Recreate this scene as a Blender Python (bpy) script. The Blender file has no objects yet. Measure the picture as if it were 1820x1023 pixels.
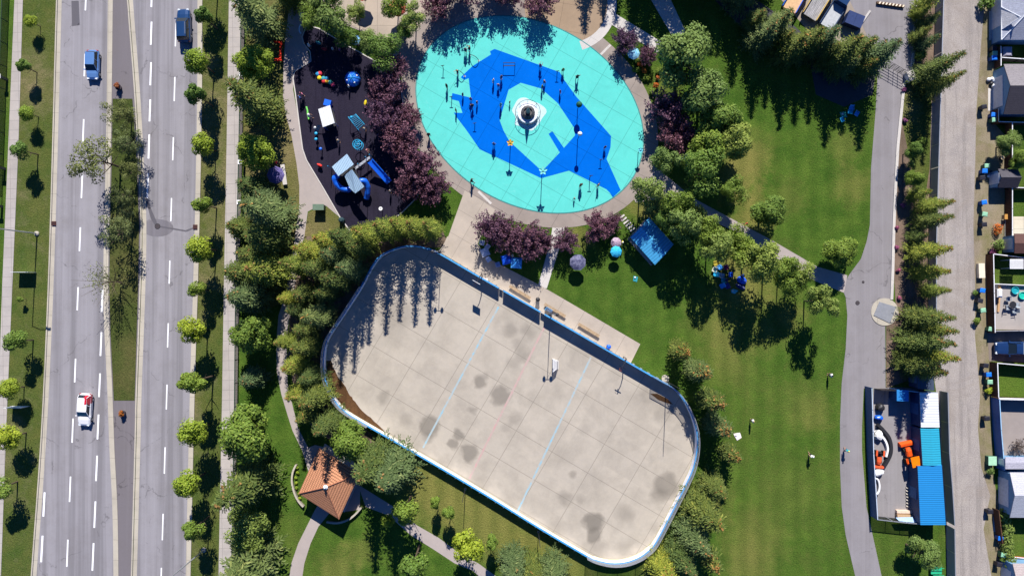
import bpy, bmesh, math, random
from math import sin, cos, pi, radians as R, hypot, atan2, sqrt
from mathutils import Vector, Matrix
from mathutils.geometry import tessellate_polygon
random.seed(7)
S = bpy.context.scene
C = S.collection
# ------------------------------------------------------------------ camera
HC = 101.0; F = 1213.0; CXP, CYP = 910.0, 511.5; TILT = R(0.6)
cam_d = bpy.data.cameras.new('camera'); cam = bpy.data.objects.new('camera', cam_d); C.objects.link(cam)
cam_d.sensor_width = 36; cam_d.lens = 36*F/1820; cam_d.clip_end = 3000; cam_d.clip_start = 1
cam.location = (0, 0, HC); cam.rotation_euler = (TILT, 0, 0); S.camera = cam
# ------------------------------------------------------------------ world, sun, exposure
SUN_EL = R(39); SUN_AZ = R(2.5)          # sun stands to the top of the picture (+y), a touch to the right
w = bpy.data.worlds.new('World'); S.world = w; w.use_nodes = True
nt = w.node_tree; bg = nt.nodes['Background']
sky = nt.nodes.new('ShaderNodeTexSky'); sky.sky_type = 'NISHITA'; sky.sun_disc = False
sky.sun_elevation = SUN_EL; sky.sun_rotation = SUN_AZ; sky.altitude = 1000; sky.ozone_density = 6.0; sky.dust_density = 0.1
tint = nt.nodes.new('ShaderNodeMix'); tint.data_type = 'RGBA'; tint.blend_type = 'MULTIPLY'; tint.inputs[0].default_value = 1
nt.links.new(sky.outputs[0], tint.inputs[6]); tint.inputs[7].default_value = (.38, .80, 1.40, 1)     # blue grade added to the sky to turn the shade navy
nt.links.new(tint.outputs[2], bg.inputs[0]); bg.inputs[1].default_value = 0.05
sd = bpy.data.lights.new('sun', 'SUN'); sun = bpy.data.objects.new('sun', sd); C.objects.link(sun)
sd.energy = 5.0  ; sd.angle = R(0.5); sd.color = (1.0, 0.955, 0.89)
sun.rotation_euler = Vector((sin(SUN_AZ)*cos(SUN_EL), cos(SUN_AZ)*cos(SUN_EL), sin(SUN_EL))).to_track_quat('Z', 'Y').to_euler()
S.view_settings.view_transform = 'Standard'; S.view_settings.look = 'None'
S.view_settings.exposure = 0.62; S.view_settings.gamma = 1.0
try: S.cycles.max_bounces = 5
except Exception: pass

def W(px, py, z=0.0):
    """the point of the place, at height z, that stands where the photograph shows this pixel"""
    d = Vector(((px-CXP)/F, -(py-CYP)/F, -1.0))
    d = Matrix.Rotation(TILT, 3, 'X') @ d
    k = (z-HC)/d.z
    return Vector((d.x*k, d.y*k, z))
PX = 1/12.01   # metres per pixel on the ground

# ------------------------------------------------------------------ node materials
MATS = {}
def lin(c):
    if isinstance(c, str):
        c = [int(c[i:i+2], 16)/255 for i in (0, 2, 4)]
        c = [v/12.92 if v <= .04045 else ((v+.055)/1.055)**2.4 for v in c]
    return (c[0], c[1], c[2], 1)
class NM:
    def __init__(s, name, rough=0.9, spec=0.3):
        s.m = bpy.data.materials.new(name); s.m.use_nodes = True; s.t = s.m.node_tree
        s.b = s.t.nodes['Principled BSDF']; s.b.inputs['Roughness'].default_value = rough
        s.b.inputs['Specular IOR Level'].default_value = spec
    def n(s, typ, **k):
        x = s.t.nodes.new('ShaderNode'+typ)
        for a, v in k.items(): setattr(x, a, v)
        return x
    def l(s, a, b): s.t.links.new(a, b)
    def inp(s, sock, v):
        if hasattr(v, 'is_output') or isinstance(v, bpy.types.NodeSocket): s.l(v, sock)
        else: sock.default_value = v
    def math(s, op, a, b=0.0, c=0.0, clamp=False):
        x = s.n('Math', operation=op); x.use_clamp = clamp
        s.inp(x.inputs[0], a); s.inp(x.inputs[1], b); s.inp(x.inputs[2], c); return x.outputs[0]
    def coord(s, rot=0.0, scale=(1, 1, 1), loc=(0, 0, 0)):
        tc = s.n('TexCoord'); mp = s.n('Mapping'); s.l(tc.outputs['Object'], mp.inputs[0])
        mp.inputs['Rotation'].default_value = (0, 0, rot); mp.inputs['Scale'].default_value = scale
        mp.inputs['Location'].default_value = loc; return mp.outputs[0]
    def noise(s, vec, sc, det=4, rough=.6, dist=0.0):
        x = s.n('TexNoise'); s.l(vec, x.inputs['Vector']); x.inputs['Scale'].default_value = sc
        x.inputs['Detail'].default_value = det; x.inputs['Roughness'].default_value = rough
        x.inputs['Distortion'].default_value = dist; return x.outputs[0]
    def ramp(s, v, a, b, lo=0.0, hi=1.0):
        x = s.n('MapRange'); x.clamp = True; s.l(v, x.inputs[0])
        for i, q in zip((1, 2, 3, 4), (a, b, lo, hi)): x.inputs[i].default_value = q
        return x.outputs[0]
    def mix(s, f, a, b, mode='MIX'):
        x = s.n('Mix', data_type='RGBA', blend_type=mode)
        s.inp(x.inputs[0], f); s.inp(x.inputs[6], a if not isinstance(a, (tuple, str)) else lin(a))
        s.inp(x.inputs[7], b if not isinstance(b, (tuple, str)) else lin(b)); return x.outputs[2]
    def lines(s, vec, axis, step, width, off=0.0):
        """1 on a joint line every step metres"""
        sp = s.n('SeparateXYZ'); s.l(vec, sp.inputs[0])
        v = s.math('ADD', sp.outputs[axis], off+1000*step)
        f = s.math('FRACT', s.math('DIVIDE', v, step))
        d = s.math('ABSOLUTE', s.math('SUBTRACT', f, .5))
        return s.math('GREATER_THAN', d, .5-width/step/2)
    def out(s, col, bump=None, bd=0.02):
        s.inp(s.b.inputs['Base Color'], col)
        if bump is not None:
            x = s.n('Bump'); x.inputs['Distance'].default_value = bd; s.l(bump, x.inputs['Height']); s.l(x.outputs[0], s.b.inputs['Normal'])
        return s.m
def flat(name, col, rough=.7, spec=.3, metal=0, var=.12, sc=3.0):
    """plain surface with mild uneven weathering"""
    if name in MATS: return MATS[name]
    m = NM(name, rough, spec); m.b.inputs['Metallic'].default_value = metal
    c = lin(col); v = m.noise(m.coord(), sc, 4)
    a = tuple(x*(1-var) for x in c[:3]); b = tuple(min(1, x*(1+var)) for x in c[:3])
    MATS[name] = m.out(m.mix(m.ramp(v, .3, .7), a, b)); return MATS[name]
def scl(c, k): c = lin(c); return (c[0]*k, c[1]*k, c[2]*k)

def grass_mat(name, base, lush, dry, dryamt=.5, stripe=0.0, patches=()):
    m = NM(name, 1.0, .1); v = m.coord()
    big = m.noise(v, .045, 5, .62, .6); mid = m.noise(v, .35, 5, .7); fine = m.noise(v, 5.0, 4, .75)
    c = m.mix(m.ramp(mid, .35, .65), base, lush)
    c = m.mix(m.math('MULTIPLY', m.ramp(m.math('ADD', m.math('MULTIPLY', big, .7), m.math('MULTIPLY', mid, .3)), .50, .66), dryamt), c, dry)
    c = m.mix(m.ramp(m.noise(v, 1.4, 5, .8, .5), .52, .70, 0, .5), c, m.mix(.5, c, dry)); c = m.mix(m.ramp(m.noise(v, .8, 5, .8, .5), .54, .68, 0, .45), c, scl(lush, .75))
    if patches:
        wob = m.math('MULTIPLY', m.math('SUBTRACT', m.noise(v, .5, 5, .75), .5), 7.0)
        for (sx, sy, sr, sa) in patches:
            p = W(sx, sy); dn = m.n('VectorMath', operation='DISTANCE'); m.l(v, dn.inputs[0]); dn.inputs[1].default_value = (p.x, p.y, 0)
            c = m.mix(m.ramp(m.math('ADD', dn.outputs['Value'], wob), sr*.35, sr*1.25, sa, 0), c, dry)
    if stripe:
        sp = m.n('SeparateXYZ'); m.l(v, sp.inputs[0])
        st = m.math('SINE', m.math('MULTIPLY', m.math('ADD', sp.outputs[0], m.math('MULTIPLY', mid, 1.2)), 2.4))
        c = m.mix(m.math('MULTIPLY', m.ramp(st, -1, 1), stripe), c, scl(lush, .6))
    c = m.mix(m.ramp(fine, .3, .7, 0, 1), m.mix(1.0, c, (.62, .62, .6), 'MULTIPLY'), m.mix(1.0, c, (1.45, 1.4, 1.3), 'MULTIPLY'))
    return m.out(c, fine, .15)
DRYP = [(1320,290,3.5,.9),(1312,330,3,.9),(1335,370,3,.8),(1350,400,2.5,.7),(1330,270,4,.5),(1400,350,3,.3),(1515,330,3,.5),(1500,260,2.5,.35),(1330,510,4,.7),(1300,490,3,.6),(1310,460,3,.6),(1400,560,3,.5),(1290,640,4,.35),
        (1340,960,5,.4),(1330,1000,4,.45),(1400,880,6,.2),(1430,720,4,.3),(1450,740,3,.3),(1260,560,4,.3),(1030,420,2,.7),(930,430,2,.5),(1150,370,3,.9),(1180,150,3,.3),
        (600,1010,3,.5),(640,980,2.5,.4),(760,870,5,.7),(800,900,5,.8),(870,930,6,.8),(940,975,5,.8),(1250,900,4,.6),(1180,1010,5,.5),(740,850,3,.7),(1020,1000,4,.6),(1290,600,3,.3),(1360,600,3,.35)]
M_LAWN = grass_mat('lawn', (.085, .150, .022), (.040, .098, .012), (.20, .19, .055), .38, .25, DRYP)
M_VERGE = grass_mat('verge_grass', (.105, .12, .032), (.055, .095, .018), (.24, .195, .11), .95)
M_DRY = grass_mat('dry_grass', (.13, .13, .04), (.08, .10, .025), (.24, .19, .10), .9)
M_MEDIAN = grass_mat('median_grass', (.065, .085, .022), (.045, .068, .016), (.13, .115, .045), .8)

def asphalt_mat(name, col, rot=0.0, streak=.35, tint=(.13, .115, .11), crack=.5):
    m = NM(name, .92, .25); v = m.coord(rot); sv = m.coord(rot, (1, .02, 1))
    a = m.noise(sv, .55, 3, .6); f = m.noise(v, 9, 4, .8); b = m.noise(v, .25, 5, .7)
    c = m.mix(m.ramp(a, .46, .60, 0, streak), col, scl(col, .50))
    c = m.mix(m.ramp(b, .45, .75, 0, .35), c, tint)
    c = m.mix(m.ramp(m.noise(sv, 1.9, 2, .5), .5, .7, 0, .22), c, scl(col, 1.35))
    c = m.mix(m.ramp(f, .3, .7, 0, .5), c, m.mix(1.0, c, (1.35, 1.35, 1.35), 'MULTIPLY'))
    vo = m.n('TexVoronoi', feature='DISTANCE_TO_EDGE'); vo.inputs['Scale'].default_value = .11
    wv = m.n('VectorMath', operation='ADD'); m.l(v, wv.inputs[0]); nn = m.n('TexNoise'); nn.inputs['Scale'].default_value = .6; nn.inputs['Detail'].default_value = 4
    m.l(v, nn.inputs[0]); ms = m.n('VectorMath', operation='SCALE'); m.l(nn.outputs[1], ms.inputs[0]); ms.inputs['Scale'].default_value = 2.5
    m.l(ms.outputs[0], wv.inputs[1]); m.l(wv.outputs[0], vo.inputs['Vector'])
    k = m.math('MULTIPLY', m.math('LESS_THAN', vo.outputs[0], .006), m.ramp(b, .48, .56, 0, crack))
    c = m.mix(k, c, scl(col, .35))
    return m.out(c, f, .01)
M_ROAD = asphalt_mat('asphalt', (.25, .238, .255), R(-2), .55)
M_LANE = asphalt_mat('lane_asphalt', (.23, .215, .225), R(2), .2)
M_YARD = asphalt_mat('yard_asphalt', (.25, .235, .24), 0, .15)
M_MEDPAVE = asphalt_mat('median_paving', (.15, .135, .145), 0, .1)
M_MIXW = asphalt_mat('manhole_patch', (.17, .16, .18))

def concrete_mat(name, col, rot=0.0, step=(1.5, 1.5), jw=.05, stains=(), blot=.35, jd=.7, off=(0, 0)):
    m = NM(name, .88, .25); v = m.coord(rot); f = m.noise(v, 7, 4, .75); b = m.noise(v, .22, 6, .66, .3)
    c = m.mix(m.ramp(b, .42, .68, 0, blot), col, scl(col, .6))
    c = m.mix(m.ramp(m.noise(v, 1.1, 4, .7), .4, .7, 0, .35), c, m.mix(1.0, c, (1.2, 1.17, 1.12), 'MULTIPLY'))
    # every slab its own tone
    wn = m.n('TexWhiteNoise'); sn = m.n('VectorMath', operation='SNAP'); m.l(v, sn.inputs[0]); sn.inputs[1].default_value = (step[0], step[1], 50)
    m.l(sn.outputs[0], wn.inputs[0]); c = m.mix(m.ramp(wn.outputs[0], 0, 1, 0, .22), c, m.mix(1.0, c, (.72, .73, .76), 'MULTIPLY'))
    if stains:
        nn = m.n('TexNoise'); nn.inputs['Scale'].default_value = .5; nn.inputs['Detail'].default_value = 5
        tc = m.n('TexCoord'); m.l(tc.outputs['Object'], nn.inputs['Vector'])
        sub = m.n('VectorMath', operation='SUBTRACT'); m.l(nn.outputs[1], sub.inputs[0]); sub.inputs[1].default_value = (.5, .5, .5)
        ms = m.n('VectorMath', operation='SCALE'); m.l(sub.outputs[0], ms.inputs[0]); ms.inputs['Scale'].default_value = 1.9
        pv = m.n('VectorMath', operation='ADD'); m.l(tc.outputs['Object'], pv.inputs[0]); m.l(ms.outputs[0], pv.inputs[1])
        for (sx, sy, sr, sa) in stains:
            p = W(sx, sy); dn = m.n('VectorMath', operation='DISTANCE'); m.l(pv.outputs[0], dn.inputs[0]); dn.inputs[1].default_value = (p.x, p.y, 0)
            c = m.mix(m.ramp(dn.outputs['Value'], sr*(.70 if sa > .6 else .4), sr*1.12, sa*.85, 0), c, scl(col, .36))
    if jw:
        j = m.math('MAXIMUM', m.lines(v, 0, step[0], jw, off[0]), m.lines(v, 1, step[1], jw, off[1]))
        c = m.mix(m.math('MULTIPLY', j, jd), c, scl(col, .4))
    c = m.mix(m.ramp(f, .3, .7, 0, .4), c, m.mix(1.0, c, (1.22, 1.22, 1.22), 'MULTIPLY'))
    return m.out(c, f, .01)
M_WALK = concrete_mat('sidewalk_concrete', (.40, .365, .34), R(-1.3), (1.45, 1.45), .045)
M_PATH = concrete_mat('path_concrete', (.37, .32, .30), 0, (40, 40), 0, blot=.25)
M_KERB = concrete_mat('kerb_concrete', (.44, .40, .33), 0, (3, 3), .05, blot=.4)
M_RING = concrete_mat('ring_concrete', (.30, .255, .225), R(30), (5, 5), .06, blot=.5)
M_APRON = concrete_mat('apron_concrete', (.42, .36, .30), R(30), (3.5, 3.5), .05, blot=.4)
M_TAN = concrete_mat('tan_concrete', (.31, .225, .15), R(10), (4, 4), .05)
M_LIGHTC = concrete_mat('light_concrete', (.52, .49, .46), R(30), (3, 3), .03, blot=.2)
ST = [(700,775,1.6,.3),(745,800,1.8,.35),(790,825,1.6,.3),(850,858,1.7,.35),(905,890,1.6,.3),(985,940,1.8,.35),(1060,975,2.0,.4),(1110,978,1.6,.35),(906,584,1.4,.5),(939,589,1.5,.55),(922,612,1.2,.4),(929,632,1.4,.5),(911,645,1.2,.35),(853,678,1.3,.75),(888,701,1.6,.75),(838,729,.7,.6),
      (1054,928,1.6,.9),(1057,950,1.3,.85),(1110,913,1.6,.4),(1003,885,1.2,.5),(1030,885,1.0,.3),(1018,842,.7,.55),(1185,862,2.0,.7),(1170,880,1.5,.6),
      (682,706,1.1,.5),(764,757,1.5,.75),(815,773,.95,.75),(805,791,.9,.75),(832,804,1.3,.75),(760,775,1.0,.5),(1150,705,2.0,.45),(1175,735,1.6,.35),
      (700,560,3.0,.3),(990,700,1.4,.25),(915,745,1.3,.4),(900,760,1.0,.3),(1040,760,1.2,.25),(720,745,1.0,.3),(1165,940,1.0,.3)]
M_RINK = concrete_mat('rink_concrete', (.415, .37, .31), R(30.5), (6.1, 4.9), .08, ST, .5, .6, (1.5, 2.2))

def pool_mat(name, col):
    m = NM(name, .9, .03); v = m.coord(R(30)); j = m.math('MAXIMUM', m.lines(v, 0, 3.7, .07, 1.0), m.lines(v, 1, 3.7, .07, 2.0))
    b = m.noise(v, .3, 6, .75, 1); c = m.mix(m.ramp(b, .42, .7, 0, .5), col, scl(col, .74)); c = m.mix(m.ramp(m.noise(v, 1.1, 6, .8, 2), .56, .72, 0, .35), c, (.30, .62, .60) if col[0] > .05 else (.02, .20, .60))
    c = m.mix(m.ramp(m.noise(v, 4, 4, .8), .3, .7, 0, .25), c, scl(col, 1.12))
    return m.out(m.mix(m.math('MULTIPLY', j, .55), c, scl(col, .35)))
M_CYAN = pool_mat('turquoise_paint', (.105, .56, .50)); M_BLUE = pool_mat('blue_paint', (0, .125, .58))

def gravel_mat(name, a, b, c2):
    m = NM(name, 1, .1); v = m.coord(); s = m.coord(0, (1, .05, 1))
    c = m.mix(m.ramp(m.noise(v, .4, 6, .7), .35, .65), a, b); c = m.mix(m.ramp(m.noise(s, .5, 3), .5, .7, 0, .5), c, scl(a, 1.25)); c = m.mix(m.ramp(m.noise(s, .9, 4, .7), .5, .62, 0, .45), c, scl(a, .62))
    c = m.mix(m.ramp(m.noise(v, .12, 6, .7, 1), .52, .62, 0, .5), c, c2)
    f = m.noise(v, 6, 5, .85)
    c = m.mix(m.ramp(f, .3, .7), m.mix(1.0, c, (.7, .7, .7), 'MULTIPLY'), m.mix(1.0, c, (1.35, 1.35, 1.35), 'MULTIPLY'))
    return m.out(c, f, .06)
M_GRAVEL = gravel_mat('gravel', (.30, .27, .255), (.37, .33, .30), (.27, .23, .20))
M_MULCH = gravel_mat('mulch', (.15, .105, .08), (.22, .16, .12), (.09, .07, .045))
M_DIRT = gravel_mat('dirt', (.25, .20, .14), (.17, .16, .07), (.30, .25, .19))
M_RUBBER = gravel_mat('rubber', (.020, .017, .032), (.026, .022, .038), (.016, .014, .022))
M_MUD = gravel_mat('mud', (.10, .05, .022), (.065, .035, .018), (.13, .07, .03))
def worn_paint(name, col, under, lo=.42, hi=.52):
    m = NM(name, .8, .2); v = m.coord(); n = m.noise(v, 1.3, 6, .8)
    return m.out(m.mix(m.ramp(n, lo, hi), under, col))
M_WHITE = flat('white_paint', (.86, .86, .88), .7, .3, 0, .04)
M_LBLUE = worn_paint('worn_blue_line', (.20, .46, .60), (.42, .40, .36), .42, .64)
M_LRED = worn_paint('worn_red_line', (.50, .30, .29), (.42, .37, .32), .38, .62)

def leaf_mat(name, a, b, c, tip=None):
    m = NM(name, .65, .25); g = m.n('NewGeometry'); oi = m.n('ObjectInfo')
    r = g.outputs['Random Per Island']
    col = m.mix(m.ramp(r, 0, 1), a, b); col = m.mix(m.ramp(r, .8, 1.0, 0, .8), col, c)
    k = m.ramp(oi.outputs['Random'], 0, 1, .75, 1.25); cx = m.n('CombineXYZ')
    m.l(k, cx.inputs[0]); m.l(m.ramp(oi.outputs['Random'], 0, 1, .85, 1.15), cx.inputs[1]); cx.inputs[2].default_value = 1
    col = m.mix(1.0, col, cx.outputs[0], 'MULTIPLY')
    m.inp(m.b.inputs['Base Color'], col)
    tr = m.n('BsdfTranslucent'); m.l(col, tr.inputs[0]); mx = m.n('MixShader'); mx.inputs[0].default_value = .22
    m.l(m.b.outputs[0], mx.inputs[1]); m.l(tr.outputs[0], mx.inputs[2]); m.l(mx.outputs[0], m.t.nodes['Material Output'].inputs[0])
    return m.m
L_YG = leaf_mat('yellow_green_leaves', (.30, .37, .03), (.19, .28, .025), (.46, .50, .05))
L_G = leaf_mat('green_leaves', (.17, .25, .035), (.10, .18, .028), (.30, .38, .06))
L_DG = leaf_mat('soft_green_leaves', (.22, .29, .06), (.13, .20, .04), (.36, .42, .10))
L_EL = leaf_mat('elm_leaves', (.16, .19, .06), (.08, .11, .035), (.26, .29, .10))
L_P = leaf_mat('purple_leaves', (.19, .085, .125), (.10, .045, .075), (.36, .20, .25))
L_SG = leaf_mat('spruce_needles', (.17, .215, .045), (.06, .10, .025), (.36, .38, .08))
L_SY = leaf_mat('yellow_spruce_needles', (.32, .36, .05), (.12, .17, .03), (.56, .52, .09))
L_SB = leaf_mat('blue_spruce_needles', (.16, .22, .075), (.08, .125, .04), (.32, .37, .13))
L_CONE = leaf_mat('orange_cones', (.42, .24, .07), (.30, .15, .05), (.55, .36, .12))
L_OR = leaf_mat('orange_flowers', (.60, .10, .015), (.50, .20, .03), (.12, .16, .03))
L_PK = leaf_mat('pink_flowers', (.45, .12, .25), (.25, .06, .14), (.08, .12, .03))
L_TW = leaf_mat('bare_twigs', (.18, .13, .10), (.12, .08, .07), (.25, .19, .14))
BARK = flat('bark', (.11, .08, .06), .95, .1, 0, .3, 4)

# ------------------------------------------------------------------ mesh helpers
class MB:
    def __init__(s): s.v = []; s.f = []; s.smooth = False
    def add(s, vs, fs):
        o = len(s.v); s.v += [tuple(v) for v in vs]; s.f += [tuple(i+o for i in f) for f in fs]; return s
    def box(s, c, d, rz=0.0, tilt=None):
        cx, cy, cz = c; x, y, z = d[0]/2, d[1]/2, d[2]/2; ca, sa = cos(rz), sin(rz); vs = []
        for k in (-1, 1):
            for j in (-1, 1):
                for i in (-1, 1):
                    a, b, e = i*x, j*y, k*z; vs.append((cx+a*ca-b*sa, cy+a*sa+b*ca, cz+e))
        return s.add(vs, [(0, 2, 3, 1), (4, 5, 7, 6), (0, 1, 5, 4), (2, 6, 7, 3), (0, 4, 6, 2), (1, 3, 7, 5)])
    def prism(s, poly, z0, z1):
        """solid from a 2-D outline"""
        p = [(a[0], a[1]) for a in poly]; n = len(p)
        ar = sum(p[i][0]*p[(i+1) % n][1]-p[(i+1) % n][0]*p[i][1] for i in range(n))
        if ar < 0: p.reverse()
        tri = tessellate_polygon([[Vector((a, b, 0)) for a, b in p]])
        vs = [(a, b, z0) for a, b in p]+[(a, b, z1) for a, b in p]; fs = []
        for t in tri:
            t = list(t); q = [Vector(p[i]) for i in t]
            if (q[1]-q[0]).cross(q[2]-q[0]) < 0: t.reverse()
            fs.append(tuple(i+n for i in t)); fs.append(tuple(reversed(t)))
        for i in range(n): j = (i+1) % n; fs.append((i, j, j+n, i+n))
        return s.add(vs, fs)
    def sheet(s, poly, z):
        p = [(a[0], a[1]) for a in poly]; tri = tessellate_polygon([[Vector((a, b, 0)) for a, b in p]]); fs = []
        for t in tri:
            t = list(t); q = [Vector(p[i]) for i in t]
            if (q[1]-q[0]).cross(q[2]-q[0]) < 0: t.reverse()
            fs.append(tuple(t))
        return s.add([(a, b, z) for a, b in p], fs)
    def tube(s, pts, rad, n=8, cap=True):
        pts = [Vector(p) for p in pts]; m = len(pts)
        if not isinstance(rad, (list, tuple)): rad = [rad]*m
        vs = []; up = Vector((0, 0, 1))
        for i, p in enumerate(pts):
            d = (pts[min(i+1, m-1)]-pts[max(i-1, 0)]).normalized()
            a = d.cross(up if abs(d.z) < .95 else Vector((1, 0, 0))).normalized(); b = a.cross(d)
            for k in range(n): t = 2*pi*k/n; vs.append(p+(a*cos(t)+b*sin(t))*rad[i])
        fs = [(i*n+k, i*n+(k+1) % n, (i+1)*n+(k+1) % n, (i+1)*n+k) for i in range(m-1) for k in range(n)]
        if cap: fs += [tuple(reversed(range(n))), tuple(range((m-1)*n, m*n))]
        return s.add(vs, fs)
    def lathe(s, prof, n=20, c=(0, 0)):
        """prof: [(r, z)] upwards"""
        vs = []; m = len(prof)
        for r, z in prof:
            for k in range(n): t = 2*pi*k/n; vs.append((c[0]+r*cos(t), c[1]+r*sin(t), z))
        fs = [(i*n+k, i*n+(k+1) % n, (i+1)*n+(k+1) % n, (i+1)*n+k) for i in range(m-1) for k in range(n)]
        fs += [tuple(reversed(range(n))), tuple(range((m-1)*n, m*n))]
        return s.add(vs, fs)
    def ball(s, c, r, n=14, sz=1.0):
        prof = [(max(.001, r*sin(pi*i/8)), c[2]-r*sz*cos(pi*i/8)) for i in range(9)]
        return s.lathe(prof, n, (c[0], c[1]))
    def loft(s, secs, cap=True):
        n = len(secs[0]); vs = [v for q in secs for v in q]; m = len(secs)
        fs = [(i*n+k, i*n+(k+1) % n, (i+1)*n+(k+1) % n, (i+1)*n+k) for i in range(m-1) for k in range(n)]
        if cap: fs += [tuple(reversed(range(n))), tuple(range((m-1)*n, m*n))]
        return s.add(vs, fs)
    def strip(s, line, w0, z0, z1):
        """a solid band w0 wide along a 2-D line"""
        L = [Vector((p[0], p[1])) for p in line]; a = []; b = []
        for i, p in enumerate(L):
            d = (L[min(i+1, len(L)-1)]-L[max(i-1, 0)]).normalized(); nn = Vector((-d.y, d.x))*w0/2
            a.append(p+nn); b.append(p-nn)
        m = len(L); vs = []
        for i in range(m): vs += [(a[i].x, a[i].y, z0), (b[i].x, b[i].y, z0), (b[i].x, b[i].y, z1), (a[i].x, a[i].y, z1)]
        fs = [(i*4+k, i*4+(k+1) % 4, (i+1)*4+(k+1) % 4, (i+1)*4+k) for i in range(m-1) for k in range(4)]
        return s.add(vs, fs+[(0, 1, 2, 3), tuple(4*(m-1)+k for k in (3, 2, 1, 0))])
    def build(s, name, mat, parent=None, smooth=False):
        me = bpy.data.meshes.new(name); me.from_pydata(s.v, [], s.f); me.validate()
        bm = bmesh.new(); bm.from_mesh(me); bmesh.ops.recalc_face_normals(bm, faces=bm.faces) if len(s.f) < 4000 and not getattr(s, 'raw', 0) else None
        bm.to_mesh(me); bm.free()
        me.materials.append(mat)
        if smooth: me.polygons.foreach_set('use_smooth', [True]*len(me.polygons))
        o = bpy.data.objects.new(name, me); C.objects.link(o)
        if parent: o.parent = parent
        return o
def struct(name, mb, mat, label=None):
    o = mb.build(name, mat); o['kind'] = 'structure'
    return o
def tag(o, label, cat, group=None):
    o['label'] = label; o['category'] = cat
    if group: o['group'] = group
    return o
def thing(name, label, cat, loc=(0, 0, 0), rz=0.0, group=None, scale=1.0):
    o = bpy.data.objects.new(name, None); C.objects.link(o); o.empty_display_size = .3
    o.location = loc; o.rotation_euler = (0, 0, rz); o.scale = (scale,)*3 if not isinstance(scale, tuple) else scale
    return tag(o, label, cat, group)
def kids(o): return KIDS.get(o.name, [])
KIDS = {}
def dup(root, label, loc, rz=0.0, group=None, scale=1.0, mats=None):
    """copy of a thing with copies of its parts (and theirs); mats maps a part name to another material"""
    def cp(o, par):
        c = o.copy(); C.objects.link(c)
        if par: c.parent = par; c.matrix_parent_inverse = o.matrix_parent_inverse.copy()
        if mats and o.name.split('.')[0] in mats and o.type == 'MESH':
            c.material_slots[0].link = 'OBJECT'; c.material_slots[0].material = mats[o.name.split('.')[0]]
        for k in [q for q in ALLCH.get(o, [])]: cp(k, c)
        return c
    ALLCH = {}
    for q in list(root.children_recursive): ALLCH.setdefault(q.parent, []).append(q)
    r = cp(root, None); r.location = loc; r.rotation_euler = (0, 0, rz); r.scale = (scale,)*3 if not isinstance(scale, tuple) else scale
    r['label'] = label
    if group: r['group'] = group
    return r
def P2(pts, z=0.0): return [W(x, y, z) for x, y in pts]
ORD = 'first second third fourth fifth sixth seventh eighth ninth tenth eleventh twelfth thirteenth fourteenth fifteenth sixteenth seventeenth eighteenth nineteenth twentieth'.split()
def ordn(i):
    if i < 20: return ORD[i]
    t = {2: 'twenty', 3: 'thirty', 4: 'forty'}[(i+1)//10]
    return (t[:-1]+'ieth') if (i+1) % 10 == 0 else t+'-'+ORD[(i+1) % 10-1]
def smooth_line(pts, k=6):
    """Catmull-Rom through 2-D points"""
    P = [Vector(p) for p in pts]; out = []
    for i in range(len(P)-1):
        a = P[max(i-1, 0)]; b = P[i]; c = P[i+1]; d = P[min(i+2, len(P)-1)]
        for j in range(k):
            t = j/k; out.append(.5*((2*b)+(c-a)*t+(2*a-5*b+4*c-d)*t*t+(3*b-a-3*c+d)*t**3))
    return [(q.x, q.y) for q in out]+[tuple(P[-1])]

# ================================================================== THE SETTING
g = MB(); g.add([(-600, -600, 0), (600, -600, 0), (600, 600, 0), (-600, 600, 0)], [(0, 1, 2, 3)])
struct('ground', g, M_LAWN)
def area(name, pts, z, mat, zz=None):
    m = MB(); m.sheet(P2(pts), z); return struct(name, m, mat)
T, B = -260, 1290     # rows a little beyond the picture's top and bottom
rdL = [(112, T), (103, 0), (96, 260), (88, 515), (76, 770), (58, 1023), (40, B)]
mdL = [(199, T), (196, 0), (194, 180), (192, 300), (189, 420), (188, 515), (190, 590), (195, 690), (199, 800), (204, 900), (206, 1023), (208, B)]
mdR = [(215, T), (233, 0), (243, 127), (248, 203), (253, 300), (257, 400), (255, 515), (248, 711), (247, 763), (240, 1023), (232, B)]
rdR = [(364, T), (358, 0), (358, 100), (356, 260), (353, 400), (350, 515), (346, 640), (342, 800), (337, 1023), (330, B)]
# verges
area('verge', [(45, T), (104, T), (103, 0), (96, 260), (88, 515), (76, 770), (58, 1023), (40, B), (-20, B), (2, 1023), (11, 770), (22, 515), (33, 260), (41, 0)], .004, M_VERGE)
area('verge', [(358, T), (415, T), (407, 0), (403, 255), (398, 515), (395, 700), (389, 1000), (385, B), (330, B), (337, 1023), (342, 800), (350, 515), (356, 260)], .004, M_VERGE)
area('road', rdL+mdL[::-1], .010, M_ROAD)
area('road', mdR+rdR[::-1], .010, M_ROAD)
area('median', [(x+4, y) for x, y in mdL]+[(x-4, y) for x, y in mdR][::-1], .09, M_MEDPAVE)
medg = [(x+7, y) for x, y in mdL if 170 <= y <= 711]
area('median_grass', [(201, 176)]+[(x+7, y) for x, y in mdL if 180 < y < 700]+[(203, 711)]+[(240, 711)]+[(x-9, y) for x, y in mdR if 203 < y < 700][::-1]+[(238, 203), (236, 176)], .115, M_MEDIAN)
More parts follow.
